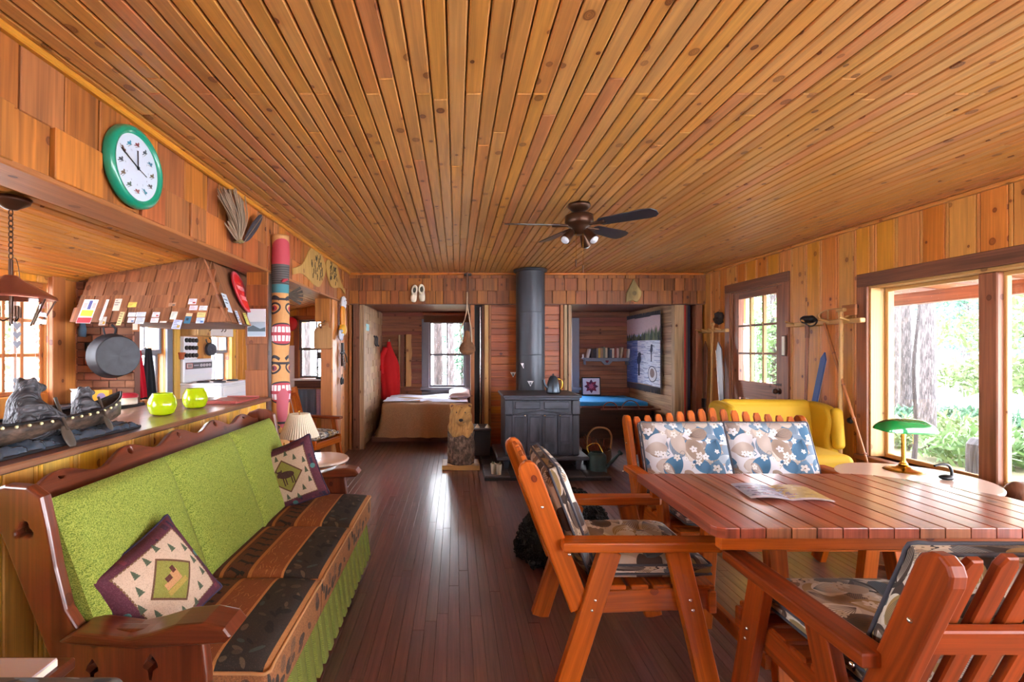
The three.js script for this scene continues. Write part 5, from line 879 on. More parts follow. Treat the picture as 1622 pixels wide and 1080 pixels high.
// things around the side room opening
{
  const pn = single('brown_wall_panel', 'plain brown board hanging under the beam end above the jug board', 'panel', box(-1.645, -1.47, 1.69, 1.965, -5.56, -5.53, .004), W.shingB[3]);
  const o = thing('jug_board', 'jug-shaped wooden cutting board hanging by the side wall', 'cutting board', [-1.53, 1.375, -5.47]);
  part('hook', rod([0, .29, .01], [0, .34, -.08], .006), M.bronze, o); part('board', ext(shape([[-.09, 0], [.09, 0], [.105, .02], [.105, .2], [.09, .235], [.06, .25], [.06, .285], [.045, .3], [-.045, .3], [-.06, .285], [-.06, .25], [-.09, .235], [-.105, .2], [-.105, .02]], [[[-.035, .265], [.035, .265], [.035, .28], [-.035, .28]]]), .02, .005), mat('#b98550', .6, { map: T.pine }), o);
  const tx = (n, l, c, px, py, f) => { const p = onX(px, py, XL + .02), q = thing(n, l, c, p, PI / 2); f(q); };
  tx('duck_ornament', 'yellow carved ornament on the side wall', 'wall ornament', 539, 505, (q) => { part('body', rough(new THREE.CapsuleGeometry(.07, .16, 6, 14).scale(1, 1, .5), .004, 30), mat('#d98a1c', .5), q, [0, .02, .03]); part('head', ball(.1, 0, -.13, .03, [1, .8, .5]), mat('#d9a02c', .5), q); part('bow', rough(new THREE.TorusGeometry(.06, .025, 8, 18), .01, 40), mat('#cfd4dc', .7), q, [.03, .2, .03]); part('tail_bow', rough(new THREE.TorusGeometry(.05, .02, 8, 18), .01, 40), mat('#b9c4d4', .7), q, [-.1, -.2, .03]); });
  tx('key_rack', 'dark iron key rack hanging below the yellow ornament', 'rack', 540, 562, (q) => { part('bar', [rod([0, .15, .02], [0, -.14, .02], .018), rod([-.09, .02, .02], [.09, .05, .02], .01), tube([[0, .05, .02], [.12, 0, .03], [.2, -.1, .03]], .008, 16, 6)], M.black, q); for (let i = 0; i < 4; i++) part('key', [mv(new THREE.TorusGeometry(.02, .006, 6, 14), -.05 + i * .035, -.02 - i * .03, .035), rod([-.05 + i * .035, -.04 - i * .03, .035], [-.05 + i * .035, -.1 - i * .03, .035], .006)], M.bronze, q); });
  tx('small_horseshoe', 'small dark horseshoe low on the side wall', 'wall ornament', 540, 604, (q) => { part('shoe', new THREE.TorusGeometry(.045, .012, 8, 20, 4.6).rotateZ(-.7), M.black, q, [0, 0, .015]); part('strap', rod([0, .03, .015], [.0, .09, .015], .006), M.black, q); });
  const rp = thing('red_wall_disc', 'red round enamel disc hanging left of the small window', 'wall ornament', atD(460, 513, 6.42)); part('disc', rot(lathe([[0, .03], [.04, .03], [.06, .02], [.075, .025], [.09, .008], [.1, 0], [0, 0]], 30), PI / 2), mat('#d01822', .35), rp);
  const cm = thing('coffee_maker', 'black coffee maker standing on the small window sill', 'coffee maker', [-1.76, .972, -6.40]);
  part('base', box(-.11, .1, 0, .03, -.08, .08, .006), M.black, cm); part('tower', box(.03, .1, .03, .28, -.08, .08, .01), M.black, cm); part('brew_head', box(-.1, .1, .27, .36, -.08, .08, .012), M.black, cm);
  part('carafe', lathe([[0, .035], [.05, .035], [.06, .06], [.055, .12], [.035, .16], [.038, .175], [0, .175]], 22), M.glass, cm, [-.04, 0, 0]); part('carafe_handle', tube([[-.08, .16, .03], [-.125, .14, .05], [-.12, .08, .05], [-.09, .06, .03]], .008, 18, 7), M.black, cm);
  T.plaid = ctex(128, 128, (x, w, h) => { x.fillStyle = '#dcc4d4'; x.fillRect(0, 0, w, h); x.fillStyle = 'rgba(120,90,160,.45)'; for (let i = 0; i < 4; i++) { x.fillRect(i * 32, 0, 8, h); x.fillRect(0, i * 32, w, 8); } x.fillStyle = 'rgba(200,80,110,.4)'; for (let i = 0; i < 4; i++) x.fillRect(i * 32 + 16, 0, 3, h); });
  [['pale blue cloth hanging under the small window', -2.02, mat('#9db6d8', .9, { map: T.weave, side: THREE.DoubleSide })], ['pink plaid cloth hanging under the small window', -1.775, mat('#ffffff', .9, { map: T.plaid, side: THREE.DoubleSide })]].forEach(([l, x, m]) => { const q = thing('kitchen_towel', l, 'towel', [x, .83, -6.44], 0, 'towels under the window'); part('towel', surf((u, v) => [(u - .5) * .24, -.36 * v, .01 + .012 * Math.sin(u * 16) * (.3 + v)], 30, 6, 3, 4), m, q); part('rail', rod([-.125, .0, .012], [.125, 0, .012], .006), M.chrome, q); });
  const po = single('white_door_board', 'white painted board beside the totem pole', 'board', box(-2.30, -2.2, .3, 1.42, -6.46, -6.44, .003), M.white);
}
// ================= BACK BEAM ORNAMENTS =================
{
  const zb = -DB + .045;
  [[656, 465, .12], [668, 464, -.04]].forEach(([px, py, a], i) => { const p = atD(px, py, 6.37), o = thing('moccasin', i ? 'right one of the cream moccasins on the back beam' : 'left one of the cream moccasins on the back beam', 'slipper', [p[0], p[1], zb], 0, 'pair of moccasins'); o.rotation.z = -a; part('sole', ext(shape([[-.03, -.11], [.03, -.11], [.042, -.05], [.032, .04], [.035, .09], [.0, .115], [-.035, .09], [-.032, .04], [-.042, -.05]], [], true), .015, .005), M.cream, o); part('vamp', ball(.05, 0, -.06, .025, [.8, 1, .6]), M.cream, o); part('cuff', mv(new THREE.TorusGeometry(.032, .011, 8, 20).scale(1, 1.7, 1), 0, .045, .03), M.cream, o); part('insole', mv(new THREE.CircleGeometry(.028, 20).scale(1, 1.7, 1), 0, .045, .0165), mat('#5a5648', .9), o); });
  const p = atD(1003, 461, 6.37), o = thing('pelt_plaque', 'pale pointed hide plaque on the back beam', 'wall ornament', [p[0], p[1], zb]);
  part('hide', rough(ext(shape([[-.1, -.15], [-.02, -.13], [.06, -.14], [.11, -.02], [.05, .08], [0, .16], [-.05, .06], [-.095, -.04]], [], true), .02, .006), .004, 30), mat('#c2a468', .8, { map: T.noise }), o); part('inset', mv(new THREE.CircleGeometry(.03, 18), .01, -.03, .024), mat('#6a5a38', .8), o);
  const w = thing('hanging_gourd', 'dried gourd rattle hanging on a rope from the back beam', 'gourd', [atD(740, 0, 6.3)[0], 1.29, -6.30]);
  part('gourd', rough(lathe([[0, 0], [.06, .01], [.105, .06], [.1, .12], [.06, .18], [.045, .25], [.03, .32], [0, .33]], 28), .004, 20), mat('#a8714a', .7, { map: T.noise }), w);
  for (const s of [-1, 1]) part('rope', tube([[s * .06, .17, .02], [s * .075 - .02, .32, .03], [s * .03, .48, .02], [0, .68, .0], [0.0, .86, .0]], .008, 30, 6), mat('#c9ae90', .9), w);
  part('hanger', rod([0, .84, 0], [0, 1.1, 0], .012), M.trimD, w);
  const hw = single('iron_bracket', 'dark iron bracket over the gourd at the ceiling', 'bracket', [box(-.05, .05, -.015, .015, -.02, .02, .004), rod([0, 0, 0], [0, -.1, 0], .008)], M.black, [.16, C - .035, -6.32]);
}
// ================= CEILING FAN =================
{
  const o = thing('ceiling_fan', 'dark four-bladed ceiling fan with spotlights', 'ceiling fan', [.875, 0, -3.36]);
  part('canopy', lathe([[0, C], [.075, C], [.08, C - .02], [.06, C - .04], [.03, C - .055], [0, C - .055]], 32), M.bronze, o); part('down_rod', rod([0, C - .05, 0], [0, C - .075, 0], .028), M.bronze, o);
  part('motor_housing', lathe([[0, C - .07], [.07, C - .07], [.098, C - .085], [.1, C - .13], [.085, C - .155], [.05, C - .17], [.045, C - .215], [0, C - .215]], 36), M.bronze, o);
  const bl = mat('#2c2a30', .35, { clearcoat: .3 });
  [-40, 36, 107, 184].forEach((d) => { const a = d * PI / 180, g = new THREE.Group(); g.name = 'fan_blade'; g.position.set(0, C - .155, 0); g.rotation.y = a; o.add(g); part('blade', ext(shape([[.16, -.05], [.46, -.066], [.51, -.055], [.535, -.02], [.535, .03], [.51, .06], [.46, .066], [.16, .05], [.145, .03], [.145, -.03]]), .006, .002).rotateX(-PI / 2 - .22), bl, g); part('blade_iron', [rod([.08, 0, .0], [.19, 0, .02], .009), rod([.08, 0, 0], [.19, 0, -.02], .009)], M.bronze, g); });
  [[-.11, .0, .07, -.9], [.075, 0, .09, .35], [.07, 0, -.09, .2]].forEach(([x, y, z, t]) => { const g = new THREE.Group(); g.name = 'spotlight'; g.position.set(x * .5, C - .2, z * .4); const dir = V3(x, -.13, z).normalize(); g.quaternion.setFromUnitVectors(V3(0, -1, 0), dir); o.add(g); part('shade', lathe([[.018, 0], [.026, -.02], [.034, -.08], [.036, -.1], [.032, -.1], [.02, -.01]], 20), M.bronze, g); part('bulb', mv(new THREE.SphereGeometry(.031, 18, 12).scale(1, .6, 1), 0, -.1, 0), mat('#b4b8c0', .25), g); });
  for (const [x, l] of [[-.03, .2], [.02, .24]]) { part('pull_chain', rod([x, C - .21, .03], [x, C - .21 - l, .03], .0018), M.brass, o); part('chain_pull', rod([x, C - .2 - l, .03], [x, C - .25 - l, .03], .006, .004), M.bronze, o); }
}
// ================= WOOD STOVE =================
{
  const h = struct('trim_7', 'low grey tile hearth under the wood stove', [0, 0, 0]), tm = shades('#575257', 4, .45, T.noise, .1);
  part('bed', box(.30, 1.62, 0, .032, -6.44, -4.93, .002), M.dark, h);
  for (let i = 0; i < 5; i++) for (let j = 0; j < 6; j++) part('tile', cbox(.258, .016, .246, .003, 'x'), pick(tm), h, [.435 + i * .263, .038, -5.06 - j * .25]);
  const o = thing('wood_stove', 'dark grey cast-iron wood stove with panelled doors', 'stove', [.955, .047, -5.54]);
  const w = .40, d = .30, st = M.iron;
  part('base_plate', lathe([], 4).copy(new RoundedBoxGeometry(1.02, .045, .74, 3, .018)), st, o, [0, .125, 0]);
  for (const [a, b] of [[-1, -1], [-1, 1], [1, -1], [1, 1]]) part('leg', ext(shape([[-.04, .11], [.04, .11], [.035, .06], [.02, 0], [-.02, 0], [-.025, .05]], [], true), .05, .01), st, o, [a * .40, 0, b * .29 - .025]);
  part('firebox', box(-w, w, .145, .76, -d, d, .01), st, o);
  part('top_plate', new RoundedBoxGeometry(.87, .03, .66, 3, .012), st, o, [0, .80, 0]); part('cornice', new RoundedBoxGeometry(.835, .03, .63, 3, .01), st, o, [0, .775, 0]);
  for (const s of [-1, 1]) { part('corner_pilaster', box(s * .37 - .04, s * .37 + .04, .15, .60, d - .01, d + .022, .012), st, o); part('pilaster_cap', box(s * .37 - .045, s * .37 + .045, .60, .762, d - .01, d + .026, .01), st, o); }
  for (const s of [-1, 1]) part('frieze_panel', box(s * .16 - .14, s * .16 + .14, .66, .745, d, d + .014, .008, 'x'), st, o);
  part('arch_lip', ext(shape([[-.33, .595], [-.33, .61], [0, .655], [.33, .61], [.33, .595], [0, .638]]), .03, .006), st, o, [0, 0, d]);
  for (let i = 0; i < 4; i++) { const x = -.252 + i * .168, dr = part('door_leaf', box(x - .08, x + .08, .165, .60, d, d + .012, .005), st, o); part('raised_panel', box(x - .055, x + .055, .30, .575, d + .012, d + .02, .008), st, dr); part('lower_panel', box(x - .055, x + .055, .185, .28, d + .012, d + .02, .008), st, dr); if (i !== 1) part('knob', ball(.012, x + (i === 0 ? .06 : -.06), .59, d + .025, [1, 1, 1], 10, 8), M.chrome, dr); }
  const p = thing('stove_pipe', 'wide dark grey stove pipe rising to the ceiling', 'stove pipe', [.96, 0, -6.10]);
  part('pipe', lathe([[.183, .047], [.183, 2.36], [.178, 2.36], [.178, .047]], 48), M.pipe, p); part('ceiling_collar', lathe([[.183, 2.36], [.215, 2.365], [.215, 2.392], [.183, 2.392]], 48), M.pipe, p);
  for (const y of [.86, 1.30, 1.84]) part('seam_band', lathe([[.1835, y - .006], [.187, y], [.1835, y + .006]], 48), M.pipe, p);
  
  [[830, 579, 'topmost'], [813, 593, 'left'], [840, 607, 'lowest']].forEach(([px, py, l]) => { const q = atD(px, py, l === 'left' ? 6.45 : 5.93), m = thing('triangle_magnet', `${l} of the three white triangular ornaments on the stove pipe`, 'ornament', [q[0], q[1], l === 'left' ? -6.47 : l === 'lowest' ? -5.925 : -5.96], 0, 'white triangles on the stove pipe'); part('triangle', ext(shape([[-.04, .03], [.04, .03], [0, -.04]]), .008, .002), M.white, m); part('bar', box(-.012, .012, -.02, .015, .008, .011, .001), M.grey, m); });
  const k = thing('iron_kettle', 'dark tall kettle standing on the wood stove', 'kettle', [1.12, .862, -5.45]); part('kettle', lathe([[0, 0], [.075, 0], [.085, .02], [.07, .1], [.05, .17], [.03, .2], [0, .205]], 28), mat('#3f4852', .3, { metalness: .6 }), k); part('spout', tube([[-.06, .06, .02], [-.1, .1, .03], [-.115, .16, .03]], .014, 16, 8), mat('#3f4852', .3, { metalness: .6 }), k); part('handle', tube([[.05, .17, 0], [.095, .15, 0], [.1, .07, 0], [.075, .04, 0]], .009, 18, 8), M.brass, k); part('lid_knob', ball(.012, 0, .215, 0), M.black, k);
  [[.40, -5.03, 'left'], [.455, -5.0, 'right']].forEach(([x, z, s]) => { const c = thing('small_cup', s + ' small pale cup on the hearth beside the stove leg', 'cup', [x, .047, z], 0, 'cups on the hearth'); part('cup', lathe([[0, 0], [.022, 0], [.03, .09], [.033, .11], [.03, .11], [.02, .006], [0, .006]], 20), mat('#b7ad9a', .5), c); part('stems', Array.from({ length: 5 }, (_, i) => rod([0, .02, 0], [R(-.025, .025), R(.12, .14), R(-.02, .02)], .003)), mat('#6a6a4a', .8), c); });
  const lb = thing('log_box', 'dark low firewood box left of the wood stove', 'box', [.33, 0, -6.05]); part('box', box(-.12, .1, .05, .36, -.2, .2, .01), mat('#241c1c', .7), lb); part('rim', box(-.13, .11, .36, .385, -.21, .21, .006), mat('#3a2a24', .6), lb);
  [[.27, -5.95, .5], [.4, -5.95, .2]].forEach(([x, z, a], i) => { const c = single('folded_paper', i ? 'right pale folded paper on the firewood box' : 'left pale folded paper on the firewood box', 'paper', new THREE.ConeGeometry(.04, .05, 4), M.cream, [x, .41, z], [0, a, 0], 'papers on the firewood box'); });
}
// watering can, kindling basket
{
  const tin = mat('#3f5450', .5, { metalness: .4, map: T.noise }), o = thing('watering_can', 'old green metal watering can beside the stove', 'watering can', [1.555, 0, -5.22], -.3);
  part('can', lathe([[0, 0], [.105, 0], [.11, .01], [.1, .2], [.07, .235], [.06, .235], [.09, .19], [0, .19]], 32), tin, o); part('spout', [rod([.08, .06, .02], [.24, .25, .04], .022, .012), rod([.235, .245, .04], [.255, .27, .043], .028, .03)], tin, o); part('handle', tube([[-.08, .2, 0], [-.1, .29, 0], [0, .33, 0], [.06, .24, 0]], .008, 24, 8), M.brass, o); part('rim_band', mv(new THREE.TorusGeometry(.108, .005, 8, 32).rotateX(PI / 2), 0, .02, 0), tin, o);
  const b = thing('kindling_basket', 'wicker basket of dry flowers and kindling behind the watering can', 'basket', [1.66, 0, -5.58]);
  part('basket', rough(lathe([[0, 0], [.14, 0], [.17, .12], [.165, .2], [.155, .2], [.13, .01], [0, .01]], 30), .008, 40), mat('#6a4a34', .9, { map: T.weave }), b); part('hoop_handle', tube([[-.12, .19, 0], [-.1, .36, 0], [-.02, .44, 0], [.12, .43, 0], [.17, .36, 0], [.165, .19, 0]], .011, 40, 8), mat('#a3764e', .7), b);
  const q = part('dry_stems', Array.from({ length: 70 }, () => { const a = R(0, 6.3), r = R(.02, .16), h = R(.2, .36); return rod([r * .5 * Math.cos(a), .1, r * .5 * Math.sin(a)], [r * 1.2 * Math.cos(a) - .05, h, r * 1.2 * Math.sin(a)], .006, .003, 5); }), mat('#8a4a34', .9), b); q.userData.kind = 'stuff';
}
// bear carved on a log
{
  const o = thing('bear_log_carving', 'bear head carved from an upright log on a pine board', 'carving', [.058, 0, -5.50]);
  part('plinth', box(-.215, .215, 0, .055, -.17, .15, .006, 'x'), M.jamb, o);
  const rings = []; for (let j = 0; j <= 26; j++) { const v = j / 26; rings.push(Array.from({ length: 40 }, (_, i) => { const a = -i / 40 * 2 * PI, r = .152 + .012 * (vn(Math.cos(a) * 3 + 5, v * 6, Math.sin(a) * 3 + 5) - .5) * 2 + .006 * Math.sin(a * 9 + v * 3); return [r * Math.cos(a), .055 + .355 * v, r * Math.sin(a)]; })); }
  part('log', loft(rings, true, true, 3, 1.4), M.bark, o);
  const cm = mat('#d8a05c', .75, { map: T.cedar, bumpMap: T.barkB, bumpScale: .006 });
  const g = rough(body([[[0, .40, 0], [0, .56, .0], .135, .125], [[0, .60, .01], [0, .62, .02], .115, .105], [[0, .585, .08], [0, .565, .155], .062, .045], [[.09, .70, -.01], [.1, .715, -.01], .035, .03], [[-.09, .70, -.01], [-.1, .715, -.01], .035, .03], [[.1, .47, .06], [.06, .41, .12], .05, .04], [[-.1, .47, .06], [-.06, .41, .12], .05, .04]], 60, .05), .007, 34, 3);
  part('bear', g, cm, o); part('nose', ball(.022, 0, .575, .195, [1.2, .8, .8]), M.black, o); for (const s of [-1, 1]) { part('eye', ball(.013, s * .045, .645, .108), M.black, o); part('inner_ear', ball(.02, s * .098, .71, .016, [1, 1, .6]), M.trimD, o); }
}
// ================= BED ALCOVES =================
{
  const o = thing('bed', 'low bed with tan blanket and white sheet in the left alcove', 'bed', [-.46, 0, -7.62]);
  part('mattress', new RoundedBoxGeometry(1.28, .4, 1.22, 4, .06), M.white, o, [0, .33, 0]);
  const ringsB = [], prof = [[.0, .57], [.6, .575], [.93, .565], [.985, .545], [1.0, .50], [1.03, .35], [1.07, .2], [1.13, .105], [1.16, .09]];
  for (const [s, y] of prof) ringsB.push(Array.from({ length: 120 }, (_, i) => { const a = -i / 120 * 2 * PI, c = Math.cos(a), n = Math.sin(a), k = Math.pow(Math.pow(Math.abs(c), 8) + Math.pow(Math.abs(n), 8), -1 / 8), drop = Math.max(0, .5 - y) / .4, wv = 1 + .03 * drop * Math.sin(a * 22) + .02 * drop * Math.sin(a * 9 + 1); return [c * k * s * .665 * (c > 0 ? Math.min(wv, 1) * (s > 1 ? 1 / s : 1) : wv), y + .006 * Math.sin(c * 9 + n * 7) * (s < .95 ? 1 : 0), n * k * s * .66 * (n > 0 ? wv : (s > 1 ? 1 / s : 1))]; }));
  part('blanket', loft(ringsB, true, false, 6, 3), mat('#e6b080', .9, { map: T.weave, side: THREE.DoubleSide }), o);
  part('sheet', surf((u, v) => [-.64 + 1.28 * u, .582 + .012 * Math.sin(u * 11 + v * 3) * Math.sin(v * 5) + .006 * Math.sin(v * 17 + u * 6), .48 - 1.08 * v], 40, 40, 3, 3), mat('#cfd2e4', .85, { side: THREE.DoubleSide }), o);
  const p = thing('bed_pillow', 'white pillow at the right end of the tan bed', 'pillow', [.06, .64, -7.85]); part('pillowcase', rot(pillow(.34, .5, .13, { n: 20, e: 3, square: .05 }), -PI / 2 + .1, 0, 0), M.white, p); 
  // red robe and wooden pole boards on the wall
  const r = thing('red_robe', 'long red robe hanging on the alcove wall', 'robe', [-1.165, 1.50, -8.30]);
  part('robe', surf((u, v) => { const a = u * 2 * PI, w = .03 + .115 * sm(Math.min(1, v * 2.2)) + .02 * Math.sin(v * 3), fold = 1 + .12 * Math.sin(a * 7 + v * 4) * v; return [w * Math.cos(a) * fold + .03 * v, -1.0 * v, .06 + .055 * Math.sin(a) * fold * (.4 + v)]; }, 56, 24), M.red, r); part('sleeve', tube([[-.05, -.1, .1], [-.12, -.3, .1], [-.12, -.55, .1]], .045, 20, 10), M.red, r); part('hood_loop', rod([0, 0, .05], [0, .04, .0], .008), M.cream, r); part('shirt_hem', surf((u, v) => [-.13 + .16 * u, -.62 - .36 * v, .03 + .015 * Math.sin(u * 14)], 20, 6), mat('#b9a8cc', .9, { side: THREE.DoubleSide }), r);
  const q = thing('live_edge_boards', 'pale live-edge boards leaning beside the red robe', 'boards', [-.83, 0, -8.28]); part('board', ext(shape([[-.03, .72], [.03, .72], [.02, 1.2], [.035, 1.62], [-.03, 1.62]]), .03, .005), M.trimD, q, [-.1, 0, 0]); part('board', rough(ext(shape([[-.04, .72], [.05, .72], [.06, .9], [.045, 1.1], [.07, 1.3], [.05, 1.5], [.06, 1.63], [-.04, 1.63]]), .03, .005), .003, 30), M.jamb, q, [0, 0, .0]); part('board', box(-.17, -.14, .7, 1.62, 0, .025, .004), W.pale[1], q);
  const s = single('blue_card', 'small turquoise card on the alcove side wall', 'card', box(-.002, .002, -.05, .05, -.12, .12, .001), mat('#8fc4c4', .6), [-1.295, 1.69, -6.95]);
  const hk = thing('wall_hooks', 'pair of dark iron hooks on the alcove side wall', 'hooks', [-1.29, 1.50, -7.55]); for (const z of [-.09, .09]) part('hook', tube([[0, .08, z], [.02, .06, z], [.025, -.06, z], [.05, -.08, z]], .014, 18, 8), M.black, hk);
}
{
  const o = thing('platform_bed', 'dark wooden box bed with blue cover in the right alcove', 'bed', [2.15, 0, -7.78]);
  part('bed_box', box(-.78, .86, 0, .48, -.52, .52, .006, 'x'), mat('#4a2c20', .6, { map: T.cedar }), o); part('cover', new RoundedBoxGeometry(1.6, .09, 1.0, 4, .035), mat('#2a94dc', .8), o, [.02, .515, -.01]); part('front_edge', box(-.8, .88, .47, .5, .5, .54, .006, 'x'), M.walnut, o);
  T.star = ctex(256, 256, (x, w, h) => { x.fillStyle = '#e4d8e0'; x.fillRect(0, 0, w, h); x.translate(128, 128); for (let k = 0; k < 8; k++) { x.save(); x.rotate(k * PI / 4); x.fillStyle = k % 2 ? '#8a2840' : '#5a2444'; x.beginPath(); x.moveTo(0, 0); x.lineTo(36, 52); x.lineTo(0, 112); x.lineTo(-36, 52); x.fill(); x.fillStyle = '#c9607a'; x.beginPath(); x.moveTo(0, 0); x.lineTo(15, 24); x.lineTo(0, 50); x.lineTo(-15, 24); x.fill(); x.restore(); } });
  const p = thing('quilt_picture', 'framed eight-point star quilt block standing on the blue bed', 'picture', [2.355, .565, -8.22]); part('frame', box(-.165, .165, 0, .32, -.012, .0, .006), M.dark, p); part('quilt_block', box(-.145, .145, .02, .30, 0, .004, .001), M.white, p); part('star_print', mv(new THREE.PlaneGeometry(.285, .275), 0, .16, .0045), mat('#ffffff', .8, { map: T.star }), p); p.rotation.x = -.1;
  const sh = thing('bookshelf', 'narrow wall shelf with a heart cut-out holding books', 'shelf', [2.62, 1.20, -8.34]); part('board', box(-.42, .42, 0, .02, 0, .16, .003, 'x'), M.grey, sh); part('apron', ext(shape([[-.4, 0], [.4, 0], [.38, -.035], [.1, -.04], [.04, -.1], [-.04, -.1], [-.1, -.04], [-.38, -.035]]), .016, .003), M.grey, sh, [0, 0, .12]); part('heart', rot(heart(.028), 0, 0, 0), mat('#7a1c24', .6), sh, [0, -.045, .137]); part('bracket', box(-.38, -.36, -.1, 0, 0, .12, .003), M.grey, sh); part('bracket', box(.36, .38, -.1, 0, 0, .12, .003), M.grey, sh);
  const cols = [['white', '#d8d0c4'], ['dark brown', '#3a2a26'], ['black', '#22202a'], ['grey', '#7a7a80'], ['yellow', '#c8a848'], ['tan', '#b09070'], ['grey-green', '#70786a'], ['cream', '#d4c4a4'], ['charcoal', '#30323c'], ['slate', '#4a505c'], ['ivory', '#ddd4c0'], ['brick red', '#8a4030'], ['pale pink', '#d8b4a8'], ['beige', '#c0a888'], ['rust', '#a05a3c'], ['off-white', '#e0d8cc']];
  let x = 2.27; cols.forEach(([n, c], i) => { const w = R(.028, .048), h = R(.14, .19), o = thing('book', `${n} book, number ${i + 1} from the left on the alcove shelf`, 'book', [x + w / 2, 1.22, -8.25], 0, 'books on the alcove shelf'); if (i === 0) o.rotation.z = -.25; if (i > 12) o.rotation.z = -.14; part('cover', box(-w / 2, w / 2, 0, h, -.06, .06, .002), mat(c, .6), o); part('pages', box(-w / 2 + .003, w / 2 - .003, .003, h + .0008, -.062, .055, .001), M.cream, o); x += w + (i === 0 ? .04 : i > 11 ? .02 : .003); });
  const wc = single('white_figurine', 'small white figurine at the left end of the book shelf', 'figurine', lathe([[0, 0], [.02, 0], [.012, .03], [.018, .05], [0, .07]], 14), M.white, [2.215, 1.22, -8.24]);
  // tapestry with lake, firs and two birds
  T.tap = ctex(512, 768, (c, w, h) => { c.fillStyle = '#a9bee0'; c.fillRect(0, 0, w, h); c.fillStyle = '#d2c0c4'; c.fillRect(0, 0, w, 200); for (let i = 0; i < 90; i++) { const x = R(0, w), t = 260 - x * .05 - R(60, 200) * (.35 + .65 * Math.abs(x / w - .35)); c.fillStyle = pick(['#4a5a48', '#5f6e58', '#3a4a48', '#6e7a5a']); c.beginPath(); c.moveTo(x, t); c.lineTo(x - 18, 270); c.lineTo(x + 18, 270); c.fill(); } c.fillStyle = '#dbe4f2'; c.fillRect(180, 270, w, 500); c.fillStyle = '#6482c0'; c.fillRect(0, 265, 190, 503); for (let i = 0; i < 220; i++) { c.fillStyle = pick(['rgba(40,60,110,.5)', 'rgba(220,230,245,.5)', 'rgba(90,120,180,.5)']); c.fillRect(R(0, w), R(270, h), R(20, 120), R(3, 8)); } c.fillStyle = '#2a3450'; for (const [x, y, s] of [[210, 430, 1], [400, 330, .7]]) { c.beginPath(); c.ellipse(x, y + 60 * s, 26 * s, 60 * s, .1, 0, 6.3); c.fill(); c.beginPath(); c.arc(x + 6 * s, y, 22 * s, 0, 6.3); c.fill(); c.fillRect(x + 20 * s, y - 4, 40 * s, 8 * s); c.fillRect(x - 12 * s, y + 100 * s, 22 * s, 150 * s); } c.strokeStyle = '#2a3450'; c.lineWidth = 8; c.fillStyle = '#d8dce6'; c.beginPath(); c.ellipse(410, 640, 62, 84, 0, 0, 6.3); c.fill(); c.stroke(); c.fillStyle = '#8a7a78'; c.beginPath(); c.ellipse(410, 630, 34, 50, 0, 0, 6.3); c.fill(); for (let i = 0; i < 20000; i++) { c.fillStyle = rnd() < .5 ? 'rgba(20,30,60,.10)' : 'rgba(240,240,255,.08)'; c.fillRect(R(0, w), R(0, h), 3, 3); } });
  const t = thing('lake_tapestry', 'fringed woven tapestry of birds on a lake in the right alcove', 'tapestry', [3.035, 0, -7.55], -PI / 2);
  part('tapestry', surf((u, v) => [-.86 + 1.42 * u, .80 + 1.08 * v + .012 * Math.sin(u * 3), .012 + .012 * Math.sin(u * 9)], 40, 8), mat('#ffffff', .9, { map: T.tap, side: THREE.DoubleSide }), t);
  const fr = part('fringe', Array.from({ length: 150 }, (_, i) => rod([-.86 + 1.42 * i / 149, .80, .015], [-.86 + 1.42 * i / 149 + R(-.01, .01), .70, .015], .004, .003, 4)).concat(Array.from({ length: 150 }, (_, i) => rod([-.86 + 1.42 * i / 149, 1.88, .015], [-.86 + 1.42 * i / 149 + R(-.01, .01), 1.95, .015], .004, .003, 4)), Array.from({ length: 90 }, (_, i) => rod([.56, .8 + 1.08 * i / 89, .015], [.61, .79 + 1.08 * i / 89, .015], .004, .003, 4))), mat('#565a62', .9), t); fr.userData.kind = 'stuff';
  const bg = 0;
  const bsk = thing('wire_hoops', 'thin wooden hoops on the alcove bench end', 'hoops', [2.62, .47, -7.1]); part('hoop', mv(new THREE.TorusGeometry(.13, .008, 8, 30, PI), 0, 0, 0), mat('#8a5a4a', .6), bsk); part('hoop', mv(new THREE.TorusGeometry(.11, .008, 8, 30, PI), -.32, .0, .05), mat('#8a4a3a', .6), bsk); part('rail', rod([-.45, 0, .02], [.45, 0, .02], .014), M.trimD, bsk);
}
